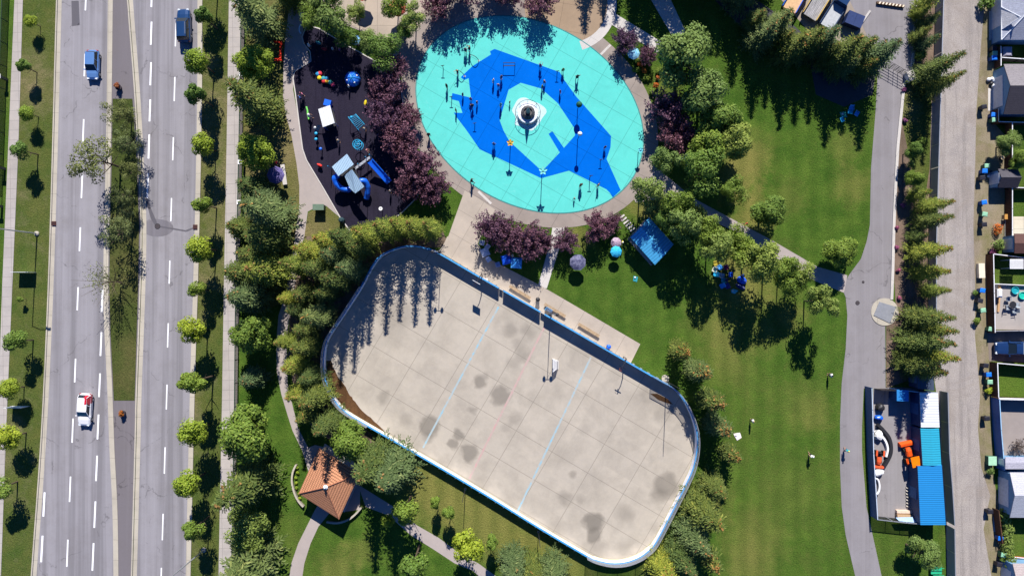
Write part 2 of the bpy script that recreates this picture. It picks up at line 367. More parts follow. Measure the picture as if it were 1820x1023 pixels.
# kerbs and gutters
def kerb(line, off, wpx, z1, mat=M_KERB, name='kerb', z0=0.0):
    m = MB(); m.strip(P2([(x+off, y) for x, y in smooth_line(line, 4)]), wpx*PX, z0, z1); return struct(name, m, mat)
kerb(rdL, -1.2, 2.2, .15); kerb(rdL, 3.6, 6.6, .016, name='gutter', z0=.005)
kerb(mdL, 4.3, 2.4, .15); kerb(mdL, -.8, 7.0, .016, name='gutter', z0=.005)
kerb(mdR, -5.3, 2.4, .15); kerb(mdR, -.2, 7.0, .016, name='gutter', z0=.005)
kerb(rdR, 1.2, 2.2, .15); kerb(rdR, -3.6, 6.6, .016, name='gutter', z0=.005)
# sidewalks
def slab(name, pts, z, mat): m = MB(); m.prism(P2(pts), 0, z); return struct(name, m, mat)
slab('sidewalk', [(30, T), (26, 0), (15, 260), (4, 515), (-5, 770), (-14, 1023), (-24, B), (-8, B), (2, 1023), (11, 770), (22, 515), (33, 260), (41, 0), (46, T)], .05, M_WALK)
slab('sidewalk', [(413, T), (407, 0), (403, 255), (398, 515), (395, 700), (389, 1000), (385, B), (412, B), (417, 1000), (422, 700), (425, 515), (431, 255), (436, 0), (442, T)], .05, M_WALK)
# road markings
mk = MB()
def dash(x, y0, y1, wd=2.3, sl=-.055):
    dx = (y1-y0)*sl; a = P2([(x-wd/2-dx/2*-1*0, y0), (x+wd/2, y0), (x+wd/2+dx, y1), (x-wd/2+dx, y1)]); mk.sheet(a, .022)
for x, a, b in [(153.5,-22,19),(151.5,96,136),(149,212,252),(146.5,310,352),(143,404,446),(139,510,551),(134.5,637,679),(130,743,786),(125.5,846,891),(120.8,958,1006),(117,1060,1105),(155,-130,-88)]: dash(x, a, b, 2.6, -.04)
for x, a, b in [(182.5,515,554),(180.5,590,632),(178,663,705),(175.3,736,780),(172.8,809,854),(169.8,890,937),(166.5,964,1013),(163,1045,1090)]: dash(x, a, b, 3.0, -.045)
for x, a, b in [(79.5,874,917),(75.8,951,998),(72,1030,1075)]: dash(x, a, b, 3.4, -.055)
for x, a, b in [(270.5,-28,13),(269.5,39,80),(268.6,111,152),(267.2,177,216),(265.5,239,282),(263.3,308,352)]: dash(x, a, b, 3.0, -.035)
for x, a, b in [(313,42,83),(311,137,180),(308.3,244,285),(305,352,393),(302,463,504),(299.2,574,617),(297,683,727),(293.6,794,841),(290,912,959),(287,1008,1050),(315,-60,-20)]: dash(x, a, b, 2.2, -.03)
struct('road_markings', mk, M_WHITE)
m = MB()
for q in ([(258,352),(262,352),(270,374),(279,395),(276,402),(268,388)], [(283,401),(330,409),(348,402),(349,405),(331,412),(284,404)], [(127,2),(140,2),(142,45),(128,47)]):
    m.sheet(P2(q), .0145)
struct('tar_patches', m, asphalt_mat('tar', (.10, .095, .11), 0, .1, crack=.9))
m = MB(); m.sheet([tuple((W(280, 405)+Vector((1.7*cos(a)*1.4, 1.3*sin(a), 0)))[:2]) for a in [i*pi/10 for i in range(20)]], .013); struct('road_patch', m, M_MIXW)

# ---- park paths
Pl = [(520,T),(516,0),(508,60),(504,110),(503,170),(508,205),(518,240),(527,290),(532,330),(532,370),(527,400),(522,440),(516,480),(505,530),(495,560),(491,610),(492,660),(500,700),(512,740),(520,765),(537,800)]
Pr = [(560,T),(545,0),(538,60),(552,108),(522,127),(521,160),(532,220),(539,270),(545,285),(575,335),(596,372),(606,388),(580,366),(560,369),(547,376),(541,420),(530,460),(527,490),(519,540),(512,580),(510,620),(511,680),(520,720),(530,760),(548,795)]
area('park_verge', [(440, T), (530, T), (516, 0), (508, 60), (504, 110), (503, 170), (508, 205), (518, 240), (527, 290), (532, 330), (532, 370), (527, 400), (522, 440), (516, 480), (500, 540), (440, 560), (431, 255), (440, 0)], .004, M_DRY)
area('park_path', Pl+Pr[::-1], .014, M_PATH)
area('park_path', [(548,795),(537,800),(552,850),(575,880),(560,905),(545,935),(530,965),(518,1000),(512,1040),(500,B),(530,B),(535,1040),(541,1000),(552,965),(566,935),(585,912),(640,905),(640,860),(600,800),(560,790)], .016, M_PATH)
area('park_path', [(636,860),(660,875),(700,900),(740,932),(780,955),(820,985),(850,1000),(905,1040),(960,1100),(940,1110),(880,1050),(840,1013),(808,1000),(770,975),(730,950),(690,915),(650,900)], .012, M_PATH)
# playground surface
pg = [(537,66),(545,45),(567,51),(610,77),(669,110),(708,132),(716,180),(716,250),(745,320),(742,350),(715,377),(685,400),(665,412),(640,417),(621,408),(605,387),(575,335),(545,285),(538,265),(532,220),(525,165),(521,140),(524,127),(553,109),(551,92),(540,78)]
area('playground_surface', pg, .022, M_RUBBER)
m = MB(); m.strip(P2(pg+[pg[0]]), .16, 0, .07); struct('playground_kerb', m, M_LIGHTC)
area('dry_ground', [(548,378),(562,371),(582,368),(603,387),(620,408),(612,430),(540,440),(541,415)], .008, M_DRY)
area('dry_ground', [(666,100),(700,108),(740,165),(738,210),(750,260),(790,310),(830,345),(802,380),(790,410),(740,430),(690,400),(715,377),(745,345),(745,320),(716,250),(716,180),(708,132)], .006, M_LAWN)
# plaza round the splash pad
EC = (941.5, 203.5); A_, B_, C_ = 40602.0, 30450.0, 8900.0
def ell(grow, n=96):
    """ellipse outline with tilted axes, grown outward by grow px"""
    th = .5*atan2(2*C_, A_-B_); l1 = sqrt((A_+B_)/2+sqrt(((A_-B_)/2)**2+C_**2)); l2 = sqrt((A_+B_)/2-sqrt(((A_-B_)/2)**2+C_**2))
    return [(EC[0]+(l1+grow)*cos(t)*cos(th)-(l2+grow)*sin(t)*sin(th), EC[1]+(l1+grow)*cos(t)*sin(th)+(l2+grow)*sin(t)*cos(th)) for t in [2*pi*i/n for i in range(n)]]
area('plaza', [(572,-60),(566,20),(600,40),(640,55),(672,88),(700,100),(720,140),(733,190),(745,240),(790,300),(860,220),(940,120),(1000,80),(1060,90),(1085,40),(1090,0),(1085,-60)], .012, M_RING)
area('plaza', [(590,-60),(585,20),(625,45),(660,62),(700,80),(735,60),(760,30),(790,-60)], .018, concrete_mat('sand_concrete', (.40, .335, .27), 0, (5, 5), .05))
area('plaza_ring', ell(27), .020, M_RING)
area('round_plaza', [(1010+78*cos(a), 10+78*sin(a)) for a in [i*pi/20 for i in range(40)]], .026, M_TAN)
m = MB(); arc = [W(1012+76*cos(a), 8+76*sin(a)) for a in [-1.2+i*.1 for i in range(26)]]; m.strip(arc, 1.35, 0, .035); struct('plaza_band', m, M_LIGHTC)
slab('park_path', [(1086,20),(1184,80),(1186,100),(1172,96),(1083,42)], .05, M_LIGHTC)
slab('park_path', [(1140,-60),(1157,0),(1196,67),(1223,66),(1192,0),(1170,-60)], .05, M_LIGHTC)
area('splash_pad', ell(0), .032, M_CYAN)
m = MB(); m.strip([W(*p) for p in ell(1)+[ell(1)[0]]], .12, 0, .045); struct('splash_pad_edge', m, flat('teal_edge', (.03, .22, .22)))
blue = [(870.9,91.5),(879,87.3),(994.8,128.6),(1003,142.7),(1024.5,172.4),(1080,235),(1086,242),(1085,262),(1078,282.5),(1103,338),(1089,351),(1084,342.8),(1077.7,336.4),(1011.5,303.3),(962,316.8),(852.7,265.5),(828,230),(813,210.4),(806.4,200.5),(822,201),(815.5,179.9),(802,176.6),(804,165.8),(837,174),(832.9,139.4),(825,142.7),(818.8,137.7),(839.5,118),(872.5,97.3)]
area('splash_pad_mural', blue, .040, M_BLUE)
area('splash_pad_mural', [(925.4,147.6),(904,160),(888,213.7),(894.8,232),(905.6,251.5),(963.4,304.3),(994.8,271.3),(975,238.3),(981.6,233.3),(1002.2,263),(1022,240.7),(1020,227),(991.5,184),(970,165),(961,157.6)], .048, M_CYAN)
# joints of the ring concrete
for a, b in (((742,199),(716,210)),((1085,80),(1067,98)),((873,362),(850,340)),):
    m = MB(); m.strip([W(*a), W(*b)], .35, 0, .03); struct('plaza_joint', m, M_LIGHTC)
area('park_path', [(826,338),(850,352),(882,374),(852,425),(838,470),(780,446),(795,425)], .024, M_APRON)
area('rink_apron', [(795,420),(850,435),(870,460),(962,508),(1000,530),(1138,611),(1121,645),(1100,632),(890,513),(782,448)], .028, M_APRON)
area('park_path', [(982,402),(1004,402),(998,430),(985,470),(972,512),(955,512),(968,465),(978,430)], .017, M_LIGHTC)
area('park_path', [(1112,330),(1145,270),(1170,300),(1232,352),(1303,390),(1374,428),(1453,474),(1506,489),(1500,520),(1448,499),(1400,471),(1350,438),(1300,408),(1232,378),(1190,350),(1130,360)], .015, M_PATH)
# planting beds left of the rink and round the belt
area('planting_bed', [(527,490),(545,420),(620,410),(700,395),(780,395),(800,440),(770,440),(700,440),(640,510),(585,600),(572,660),(590,710),(660,770),(700,800),(640,800),(560,770),(525,700),(512,640),(515,560)], .010, M_MULCH)
# rink
RK = [(641.5,510),(615,551),(593,584),(580,606),(574.5,635),(576,668),(585.6,696),(598,717),(616,734),(654,757),(760,818),(860.5,877.5),(960,939),(1043,988),(1058,995),(1084,1001),(1110,1000),(1134,992),(1152,980),(1167,963),(1196,908),(1221.6,857),(1233,830),(1239,800),(1239.3,773),(1235,752),(1227,731),(1214,708),(1196,689),(1160,668.5),(1080,622.5),(990,571),(888,512.5),(781.6,451),(761,442),(730.7,437),(700,443),(669.6,461)]
rk = [W(x, y, 1.55) for x, y in RK]
m = MB(); m.sheet([(p.x, p.y) for p in rk], .034); struct('rink_floor', m, M_RINK)
for a, b, wd, mt in [((886,545),(752,795),.27,M_LBLUE),((1050,635),(918,912),.27,M_LBLUE),((968,580),(834,850),.3,M_LRED)]:
    m = MB(); m.strip([W(*a), W(*b)], wd, .035, .043); struct('rink_line', m, mt)
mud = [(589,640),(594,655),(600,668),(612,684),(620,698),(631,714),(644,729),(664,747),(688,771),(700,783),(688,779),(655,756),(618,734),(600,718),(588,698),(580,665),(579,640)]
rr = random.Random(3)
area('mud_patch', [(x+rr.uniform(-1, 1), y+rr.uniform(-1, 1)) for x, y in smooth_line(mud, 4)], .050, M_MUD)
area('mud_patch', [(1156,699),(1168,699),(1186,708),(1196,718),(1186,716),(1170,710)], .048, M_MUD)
# stepping slabs
m = MB()
for i in range(7):
    c = W(1105+i*5.6*.62+i*.4, 385+i*4.6); m.box((c.x, c.y, .03), (.95, .26, .06), R(36))
struct('stepping_stones', m, M_LIGHTC)

# ---- lane, yard, alley on the right
LL = [(1500,-T*-1),(1488,-40),(1530,40),(1561,110),(1556,200),(1548,300),(1546,400),(1540,430),(1530,460),(1510,487),(1496,510),(1503,528),(1506,560),(1503,620),(1496,680),(1493,750),(1493,830),(1496,900),(1503,950),(1520,1023),(1590,B)]
LR = [(1632,T),(1628,0),(1622,100),(1618,130),(1605,150),(1600,200),(1594,260),(1590,330),(1587,400),(1585,480),(1583,530),(1573,560),(1574,640),(1574,690),(1535,690),(1532,760),(1532,800),(1540,900),(1551,950),(1567,1023),(1640,B)]
LL[0] = (1470, T)
area('service_lane', LL+LR[::-1], .012, M_LANE)
area('parking_area', [(1290,-60),(1380,-10),(1440,60),(1500,100),(1560,105),(1548,60),(1520,10),(1500,T),(1250,T)], .009, asphalt_mat('tan_asphalt', (.30, .25, .20), 0, .1))
m = MB(); m.strip(P2([(1633,T),(1629,0),(1623,100),(1619,130),(1606,150),(1601,200),(1595,260),(1591,330),(1588,400),(1586,480),(1584,532)]), .42, 0, .16); struct('lane_kerb', m, M_LIGHTC)
area('planting_bed', [(1634,T),(1670,T),(1662,60),(1656,190),(1653,300),(1650,440),(1650,560),(1655,660),(1575,690),(1575,575),(1592,540),(1588,480),(1592,330),(1600,200),(1622,110)], .008, M_MULCH)
area('verge', [(1600,200),(1610,150),(1656,120),(1655,200),(1652,300),(1640,380),(1625,330),(1612,260)], .011, M_VERGE)
m = MB(); m.lathe([(24.3*PX, 0), (24.3*PX, .09)], 40, W(1572, 554)[:2]); struct('concrete_pad', m, M_KERB)
m = MB(); m.prism(P2([(1562,536),(1592,545),(1581,574),(1552,560)]), .05, .16); struct('steel_plate', m, flat('steel_plate', (.26, .27, .30), .5, .4, .1, .1))
area('yard_paving', [(1552,688),(1600,688),(1640,690),(1640,860),(1645,925),(1556,918),(1548,800)], .014, M_YARD)
area('alley', [(1668,T),(1665,0),(1660,100),(1656,190),(1653,300),(1651,440),(1650,560),(1658,660),(1668,720),(1672,800),(1676,860),(1681,930),(1683,1023),(1690,B),(1785,B),(1762,1023),(1748,940),(1760,880),(1744,830),(1738,760),(1742,700),(1733,600),(1733,500),(1730,400),(1733,300),(1735,200),(1742,100),(1750,0),(1752,T)], .010, M_GRAVEL)
area('yard_dirt', [(1750,0),(1742,100),(1735,200),(1733,300),(1730,400),(1733,500),(1733,600),(1742,700),(1738,760),(1744,830),(1760,880),(1748,940),(1762,1023),(1785,B),(1840,B),(1800,1023),(1775,900),(1765,840),(1762,700),(1760,600),(1755,450),(1785,440),(1786,240),(1768,220),(1770,100),(1765,0),(1765,T),(1752,T)], .007, M_DIRT)
area('patio', [(1757,504),(1830,508),(1830,586),(1757,585)], .02, concrete_mat('patio_gravel', (.36, .33, .31), 0, (30, 30), 0))
area('carport_paving', [(1755,588),(1840,588),(1840,644),(1758,641)], .018, asphalt_mat('drive', (.20, .16, .14)))
area('yard_lawn', [(1762,645),(1840,650),(1840,705),(1762,703)], .012, grass_mat('bright_lawn', (.09, .16, .02), (.06, .13, .015), (.16, .20, .04)))
area('patio', [(1764,707),(1840,707),(1840,830),(1772,830)], .016, concrete_mat('patio_gravel_b', (.30, .26, .24), 0, (30, 30), 0))
area('dirt_patch', [(1755,280),(1786,282),(1784,299),(1758,299)], .013, M_DIRT)
area('deck', [(1784,385),(1840,385),(1840,420),(1784,420)], .2, concrete_mat('deck_boards', (.62, .55, .42), 0, (1.4, 1.4), .05))
area('shade_painted_paving', [(1305,-60),(1330,-10),(1410,45),(1462,92),(1530,112),(1556,132),(1551,168),(1500,190),(1450,168),(1440,112),(1330,62),(1270,0)], .007, asphalt_mat('shade_painted_asphalt', (.055, .055, .06), 0, .1))  # paving under the spruces, their shade darkened into its colour
#BUILD2
# ================================================================== VEGETATION
def rnd_unit(r):
    z = r.uniform(-1, 1); t = r.uniform(0, 2*pi); q = sqrt(1-z*z); return Vector((q*cos(t), q*sin(t), z))
def leafquad(mb, p, n, s, r, asp=1.0):
    t = n.cross(rnd_unit(r))
    if t.length < 1e-3: t = Vector((1, 0, 0))
    t.normalize(); b = n.cross(t); a = s*.5; o = len(mb.v)
    for i, j in ((-1, -.3), (0, -1), (1, .3), (0, 1)): mb.v.append(tuple(p+t*a*i+b*a*j*asp))
    mb.f.append((o, o+1, o+2, o+3))
def tree_limbs(h, r, seed, spread=.6, n=7, base=.3, tr=.16):
    rr = random.Random(seed); m = MB(); z0 = h*base
    m.tube([(0, 0, -.05), (.03, .02, z0), (.1*rr.uniform(-1, 1), .1*rr.uniform(-1, 1), h*.7)], [tr, tr*.8, tr*.3], 7)
    for i in range(n):
        a = 2*pi*i/n+rr.uniform(-.3, .3); zz = z0+(h*.35)*rr.random(); L = r*spread*rr.uniform(.8, 1.2)
        m.tube([(0, 0, zz), (cos(a)*L*.5, sin(a)*L*.5, zz+L*.45), (cos(a)*L, sin(a)*L, zz+L*1.0)], [tr*.45, tr*.3, tr*.1], 5)
    return m
def crown_leafy(h, r, seed, lobes=16, per=170, size=.30, zlo=.32, lobe=.38, shell=.72, flat_=1.0):
    rr = random.Random(seed); m = MB(); m.raw = 1; cz = h*(zlo+1)/2; rz = h*(1-zlo)/2
    for i in range(lobes):
        d = rnd_unit(rr); k = shell*rr.uniform(.55, 1.0)
        if i == 0: d = Vector((0, 0, 1)); k = .5
        lr = r*lobe*rr.uniform(.7, 1.15)
        c = Vector((d.x*(r-lr*.6)*k*1.15, d.y*(r-lr*.6)*k*1.15, cz+d.z*(rz-lr*.5)*k))
        for j in range(per):
            n = rnd_unit(rr)
            if n.z < -.35 and rr.random() < .7: n.z = -n.z
            q = rr.uniform(.72, 1.06) if rr.random() < .8 else rr.uniform(1.0, 1.22)
            leafquad(m, c+Vector((n.x, n.y, n.z*.85))*lr*q, (n+rnd_unit(rr)*.55+Vector((0, 0, .25))).normalized(), size*rr.uniform(.6, 1.2), rr)
    return m
def crown_wispy(h, r, seed, n=46, per=70, size=.24, zlo=.28):
    """upright many-stemmed crown of fine leaves: leaves along rising shoots"""
    rr = random.Random(seed); m = MB(); m.raw = 1
    for i in range(n):
        a = rr.uniform(0, 2*pi); k = sqrt(rr.random()); L = r*k*rr.uniform(.85, 1.12); top = h*(1-.45*k*k)*rr.uniform(.80, 1.10)
        p0 = Vector((cos(a)*L*.25, sin(a)*L*.25, h*zlo)); p1 = Vector((cos(a)*L, sin(a)*L, top)); w = r*.13*rr.uniform(.7, 1.3)
        for j in range(per):
            t = rr.random()**.7; p = p0.lerp(p1, t); p = p+rnd_unit(rr)*w*(1.6-t)*rr.random()**.5*1.5
            leafquad(m, p, (rnd_unit(rr)+Vector((0, 0, .5))).normalized(), size*rr.uniform(.5, 1.2), rr)
    return m
def crown_spruce(h, r, seed, dens=1.0, zlo=.04, droop=.25, size=.30, cone=0, lev=None, cyl=.85):
    """whorls of separate drooping fronds with gaps between them"""
    rr = random.Random(seed); m = MB(); m.raw = 1; cn = MB(); cn.raw = 1
    lv = lev or int(h/.55); PH = rr.uniform(0, 6.28)
    for i in range(lv):
        t = (i+.5)/lv; z = h*(zlo+(1-zlo)*t); L0 = r*(1-t)**cyl+.16
        nb = max(4, int((9 if t < .7 else 6)*dens)); ph = PH+rr.uniform(-.12, .12)+(.35 if i % 4 == 3 else 0)
        for b in range(nb):
            if rr.random() < .07: continue
            a = ph+2*pi*b/nb+rr.uniform(-.28, .28); L = L0*rr.uniform(.62, 1.22); dx, dy = cos(a), sin(a); sx, sy = -dy, dx
            ns = max(2, int(L/.30)); dr = droop*rr.uniform(.4, 1.5)*(1-t*.8); fw = rr.uniform(.7, 1.35)
            for s in range(ns+1):
                u = s/ns; q = L*u; zz = z-dr*L*u+.25*L*u*u*.8
                wd = (.16+.42*sin(pi*min(1, .15+u*.8))*min(1, L/1.5))*fw*rr.uniform(.7, 1.2)*(.55 if u > .85 else 1)
                for sd in (-1, 1):
                    p = Vector((dx*q, dy*q, zz)); tip = p+Vector((dx*.34+sx*sd*wd, dy*.34+sy*sd*wd, rr.uniform(-.16, .08))); e = Vector((dx, dy, 0))*size*.5
                    o = len(m.v); mid = (p+tip)/2+Vector((0, 0, .05))
                    m.v += [tuple(p-e*.3), tuple(mid-e), tuple(tip), tuple(mid+e)]; m.f.append((o, o+1, o+2, o+3))
            if cone and t > .62 and rr.random() < cone:
                for k in range(4):
                    q = L*rr.uniform(.35, 1.05); p = Vector((dx*q, dy*q, z-dr*q*.6+.12)); leafquad(cn, p+rnd_unit(rr)*.08, (rnd_unit(rr)+Vector((0, 0, .8))).normalized(), .26, rr)
    for i in range(int(150*dens)):
        t = rr.random()**1.3*.95; q = r*(1-t)**cyl*.35*sqrt(rr.random()); a = rr.uniform(0, 6.28)
        leafquad(m, Vector((cos(a)*q, sin(a)*q, h*(zlo+(1-zlo)*t))), (rnd_unit(rr)+Vector((0, 0, 1))).normalized(), .38, rr)
    return m, cn
PROTO = {}
def proto(key, name, cat, crown, mat, limbs, cones=None):
    t = thing(name, key, cat, (0, 0, 0))
    limbs.build('trunk', BARK, t); nf = len(crown.f)
    if cones and cones.f: crown.add(cones.v, cones.f)
    o = crown.build('crown', mat, t)
    if cones and cones.f:
        o.data.materials.append(L_CONE); o.data.polygons.foreach_set('material_index', [0]*nf+[1]*(len(o.data.polygons)-nf))
    PROTO[key] = [t, False]
def place_tree(key, label, loc, group, scale=1.0, rz=None, mats=None, sz=None):
    t, used = PROTO[key]; rz = random.uniform(0, 6.28) if rz is None else rz
    sc = (scale, scale, scale*(sz or 1.0))
    if not used and not mats:
        PROTO[key][1] = True; t['label'] = label; t['group'] = group; t.location = loc; t.rotation_euler = (0, 0, rz); t.scale = sc; return t
    return dup(t, label, loc, rz, group, sc, mats)
# prototypes (height, crown radius in metres)
for i in range(4): proto(f'street{i}', 'street_tree', 'tree', crown_leafy(5.2, 1.95, 10+i, (13, 9, 16, 11)[i], 230, .21, .34, (.40, .34, .42, .30)[i]), L_YG if i % 2 == 0 else L_G, tree_limbs(4.6, 1.7, i, n=6, tr=.10))
for i in range(4): proto(f'maple{i}', 'leafy_tree', 'tree', crown_leafy(8.0, 3.0, 30+i, 30, 300, .25, .22, .33, .85), (L_G, L_YG, L_G, L_DG)[i], tree_limbs(7, 2.6, i+9, tr=.2))
for i in range(4): proto(f'ash{i}', 'leafy_tree', 'tree', crown_leafy(6.6, 2.5, 50+i, 21, 190, .21, .36, .34, .92), L_DG if i % 2 == 0 else L_G, tree_limbs(6, 2.2, i+19, n=8, base=.34, tr=.11))
for i in range(4): proto(f'elm{i}', 'elm_tree', 'tree', crown_leafy(8.5, 2.9, 70+i, 22, 95, .22, .30, .30, 1.0), L_EL, tree_limbs(7.6, 3.0, i+29, .85, 10, .25, .15))
for i in range(3): proto(f'plum{i}', 'purple_leaved_tree', 'tree', crown_wispy(5.2, 2.9, 90+i, 62, 90, .22), L_P, tree_limbs(4.2, 2.0, i+39, .7, 8, .12, .09))
for i in range(4):
    c, cn = crown_spruce(11.0, 2.5, 110+i, cone=(.35, .55, .2, .25)[i]); proto(f'spruce{i}', 'spruce_tree', 'tree', c, (L_SG, L_SY, L_SB, L_SG)[i], MB().tube([(0, 0, -.05), (0, 0, 10.6)], [.2, .03], 7), cn)
for i in range(3):
    c, cn = crown_spruce(7.0, 1.9, 120+i, cone=.3, lev=15, cyl=.75, droop=.1); proto(f'pine{i}', 'spruce_tree', 'tree', c, (L_SY, L_SG, L_SB)[i], MB().tube([(0, 0, -.05), (0, 0, 6.6)], [.16, .03], 7), cn)
for i in range(2):
    c, cn = crown_spruce(5.6, 1.35, 130+i, cone=.9, lev=15, cyl=.45); proto(f'column{i}', 'spruce_tree', 'tree', c, L_SB if i else L_SG, MB().tube([(0, 0, -.05), (0, 0, 5.2)], [.12, .03], 7), cn)
for i in range(3): proto(f'shrub{i}', 'shrub', 'shrub', crown_leafy(1.2, .85, 140+i, 7, 60, .20, .05, .5), (L_G, L_DG, L_YG)[i], tree_limbs(.9, .6, i+49, tr=.03))
proto('bare', 'bare_twiggy_tree', 'tree', crown_wispy(6.8, 2.7, 160, 60, 14, .16), L_EL, tree_limbs(6.0, 2.9, 61, .95, 18, .15, .09))

CZ = {'street': 3.5, 'maple': 4.9, 'ash': 4.5, 'elm': 5.5, 'plum': 3.1, 'spruce': 3.9, 'pine': 2.6, 'column': 2.3, 'shrub': .6, 'bare': 4.2}
def row(items, lab, group, axis='y', kinds=('street0',), hc=3.0, zs=1.0):
    """items: (px, py, radius px[, kind[, hc]]) crown centres as seen; label text gets {o}; sorted by axis"""
    its = sorted(items, key=lambda q: q[1] if axis == 'y' else q[0])
    for i, q in enumerate(its):
        k = q[3] if len(q) > 3 and q[3] else kinds[i % len(kinds)]; h = q[4] if len(q) > 4 else hc
        br = {'street': 1.95, 'maple': 3.0, 'ash': 2.5, 'elm': 2.9, 'plum': 2.9, 'spruce': 2.5, 'pine': 1.9, 'column': 1.35, 'shrub': .85, 'bare': 2.7}[''.join(c for c in k if not c.isdigit())]
        sc = q[2]*PX/br*random.uniform(.92, 1.1); z_ = q[5] if len(q) > 5 else zs; p = W(q[0], q[1], CZ[''.join(c for c in k if not c.isdigit())]*sc*z_); p.z = 0
        place_tree(k, lab.format(o=ordn(i), n=len(its)), p, group, sc, sz=z_)
row([(55,38,14),(42,118,18,'street3'),(48,200,16),(38,266,25,'street1'),(36,531,9,'street3',2),(25,607,28,'street1',4.2),(14,692,22,'street2'),(13,778,27,'street0'),(-8,870,28,'street1')],
    'small leafy verge tree left of the left-hand road, {o} from the top', 'verge trees left of the road', kinds=('street2','street1'), hc=3.0)
row([(362,30,21),(352,108,24),(349,170,28,'street3'),(358,256,24),(359,362,25),(355,440,26),(348,515,20),(340,588,28),(344,677,30),(340,767,29),(334,858,27,'street2'),(343,938,24,'street1'),(360,-30,24)],
    'small bright green kerb tree between right-hand road and sidewalk, {o} from the top', 'kerb trees between road and sidewalk', kinds=('street0','street3','street2','street1'), zs=1.35)
row([(207,196,27,'elm0'),(170,283,36,'elm1',6),(226,250,24,'elm2'),(232,300,20,'elm3'),(215,345,22,'elm0'),(205,408,27,'elm2'),(222,375,15,'elm1'),(222,210,18,'elm3')],
    'thin-crowned elm in the grass median between the roads, {o} from the top', 'elms in the median', hc=5.0)
row([(182,500,34,'bare',4.8)], 'half-bare twiggy tree leaning over the road from the lower median', 'twiggy median tree')
row([(453,110,33,'maple1'),(457,270,34,'maple1'),(442,594,36,'maple0')], 'round bright green tree beside the sidewalk fence, {o} of three from the top', 'round green trees by the sidewalk', hc=4.5)
row([(436,768,52,'maple0',5),(432,945,44,'maple3',5)], 'large broad green tree overhanging the sidewalk at lower left, {o} of two from the top', 'broad green trees over the sidewalk')
row([(457,30,38,'spruce2'),(457,182,38,'spruce0'),(452,335,27,'pine1',3),(478,378,42,'spruce2'),(476,425,36,'spruce0'),(474,480,36,'spruce1'),(444,527,30,'spruce2'),(450,672,22,'pine2',2.4),(442,858,44,'spruce3'),(442,1002,42,'spruce2'),(428,405,24,'pine1',3),(429,485,26,'pine1',3),(455,455,28,'spruce0'),(472,350,22,'pine2',3)],
    'dark spruce in the strip beside the sidewalk fence, {o} from the top', 'spruces beside the sidewalk', hc=4.2)
row([(528,470,23,'spruce1'),(552,447,24,'spruce1'),(585,430,25,'spruce1'),(612,424,23,'spruce0'),(640,440,21,'spruce0'),(652,418,23,'spruce1'),(684,408,24,'spruce1'),(710,402,23,'spruce1'),(738,404,24,'spruce1'),(765,405,23,'spruce1'),(600,455,25,'spruce2'),(570,478,24,'spruce0'),(625,478,23,'spruce2'),(600,495,23,'spruce0')],
    'tall golden-tipped spruce in the belt above the rink, {o} from the left', 'golden-tipped spruces above the rink', axis='x', zs=1.42)
row([(513,530,17),(546,522,24),(580,520,21,'spruce0'),(566,560,26,'spruce2'),(530,550,19),(508,606,17),(545,612,22),(528,648,22),(555,668,23,'spruce0'),(535,695,23),(562,703,26),(550,735,22,'spruce0'),(585,750,26),(545,583,21,'spruce0')],
    'yellow-green spruce in the belt left of the rink, {o} from the top', 'yellow-green spruces left of the rink', kinds=('spruce1','spruce3'), zs=1.2)
row([(664,820,38,'spruce3',3.5),(700,832,40,'spruce2',3.5)], 'broad blue-grey spruce right of the tiled shelter, {o} of two from the left', 'blue-grey spruces by the shelter', axis='x')
row([(622,782,36,'maple0',3.5)], 'deep green broadleaf tree just above the tiled shelter', 'green tree above the shelter')
row([(718,905,33,'street1'),(733,1002,34,'street1'),(690,925,14,'street0'),(830,972,29,'street0'),(775,893,17,'street3',2),(797,912,17,'street3',2),(872,962,18,'street3',2)],
    'round park tree below the rink, {o} from the left', 'park trees below the rink', axis='x', zs=1.4)
row([(912,1002,30,'spruce2'),(948,1008,24,'spruce0'),(982,1014,32,'spruce2'),(1178,1008,30,'spruce1'),(1210,985,27,'spruce0'),(1230,948,30,'spruce2'),(1250,905,32,'spruce3'),(1268,862,25,'spruce0')],
    'blue-grey spruce hugging the lower end of the rink, {o} from the left', 'spruces at the lower end of the rink', axis='x', hc=2.6)
row([(1208,622,17),(1241,657,17),(1264,711,17),(1276,755,17),(1298,805,15,'column0',2.4),(1256,985,18,'column0',2.4)],
    'narrow golden-topped spruce between rink and big lawn, {o} from the top', 'narrow spruces right of the rink', kinds=('column0','column1'), zs=1.35)
row([(688,160,38),(695,120,30),(682,205,38),(712,245,40),(742,292,40),(768,330,38),(730,330,28),(725,205,24)],
    'purple-leaved tree between playground and splash pad, {o} from the top', 'purple trees left of the splash pad', kinds=('plum0','plum1','plum2'), hc=3.0)
row([(778,8,34),(957,4,30),(815,-22,36),(875,-30,34),(905,-14,30)],
    'purple-leaved tree on the plaza above the splash pad, {o} from the left', 'purple trees above the splash pad', axis='x', kinds=('plum1','plum0'), hc=3.0)
row([(872,402,34),(905,420,34),(940,425,36),(968,432,22),(1004,428,27),(1062,402,32),(1090,392,20)],
    'purple-leaved tree under the lower rim of the splash pad, {o} from the left', 'purple trees below the splash pad', axis='x', kinds=('plum2','plum1','plum0'), hc=2.6)
row([(1110,72,27),(1152,98,19),(1188,190,42,'plum2',3.5),(1203,238,40,'plum1',3.5)],
    'purple-leaved tree right of the splash pad, {o} from the top', 'purple trees right of the splash pad', kinds=('plum0','plum1'), hc=2.4)
row([(1222,104,52,'maple3'),(1262,165,46,'maple3'),(1276,212,44,'maple0'),(1297,245,40,'maple3'),(1262,255,36,'maple0')],
    'big rounded light green tree right of the purple trees, {o} from the top', 'big light green trees', hc=5)
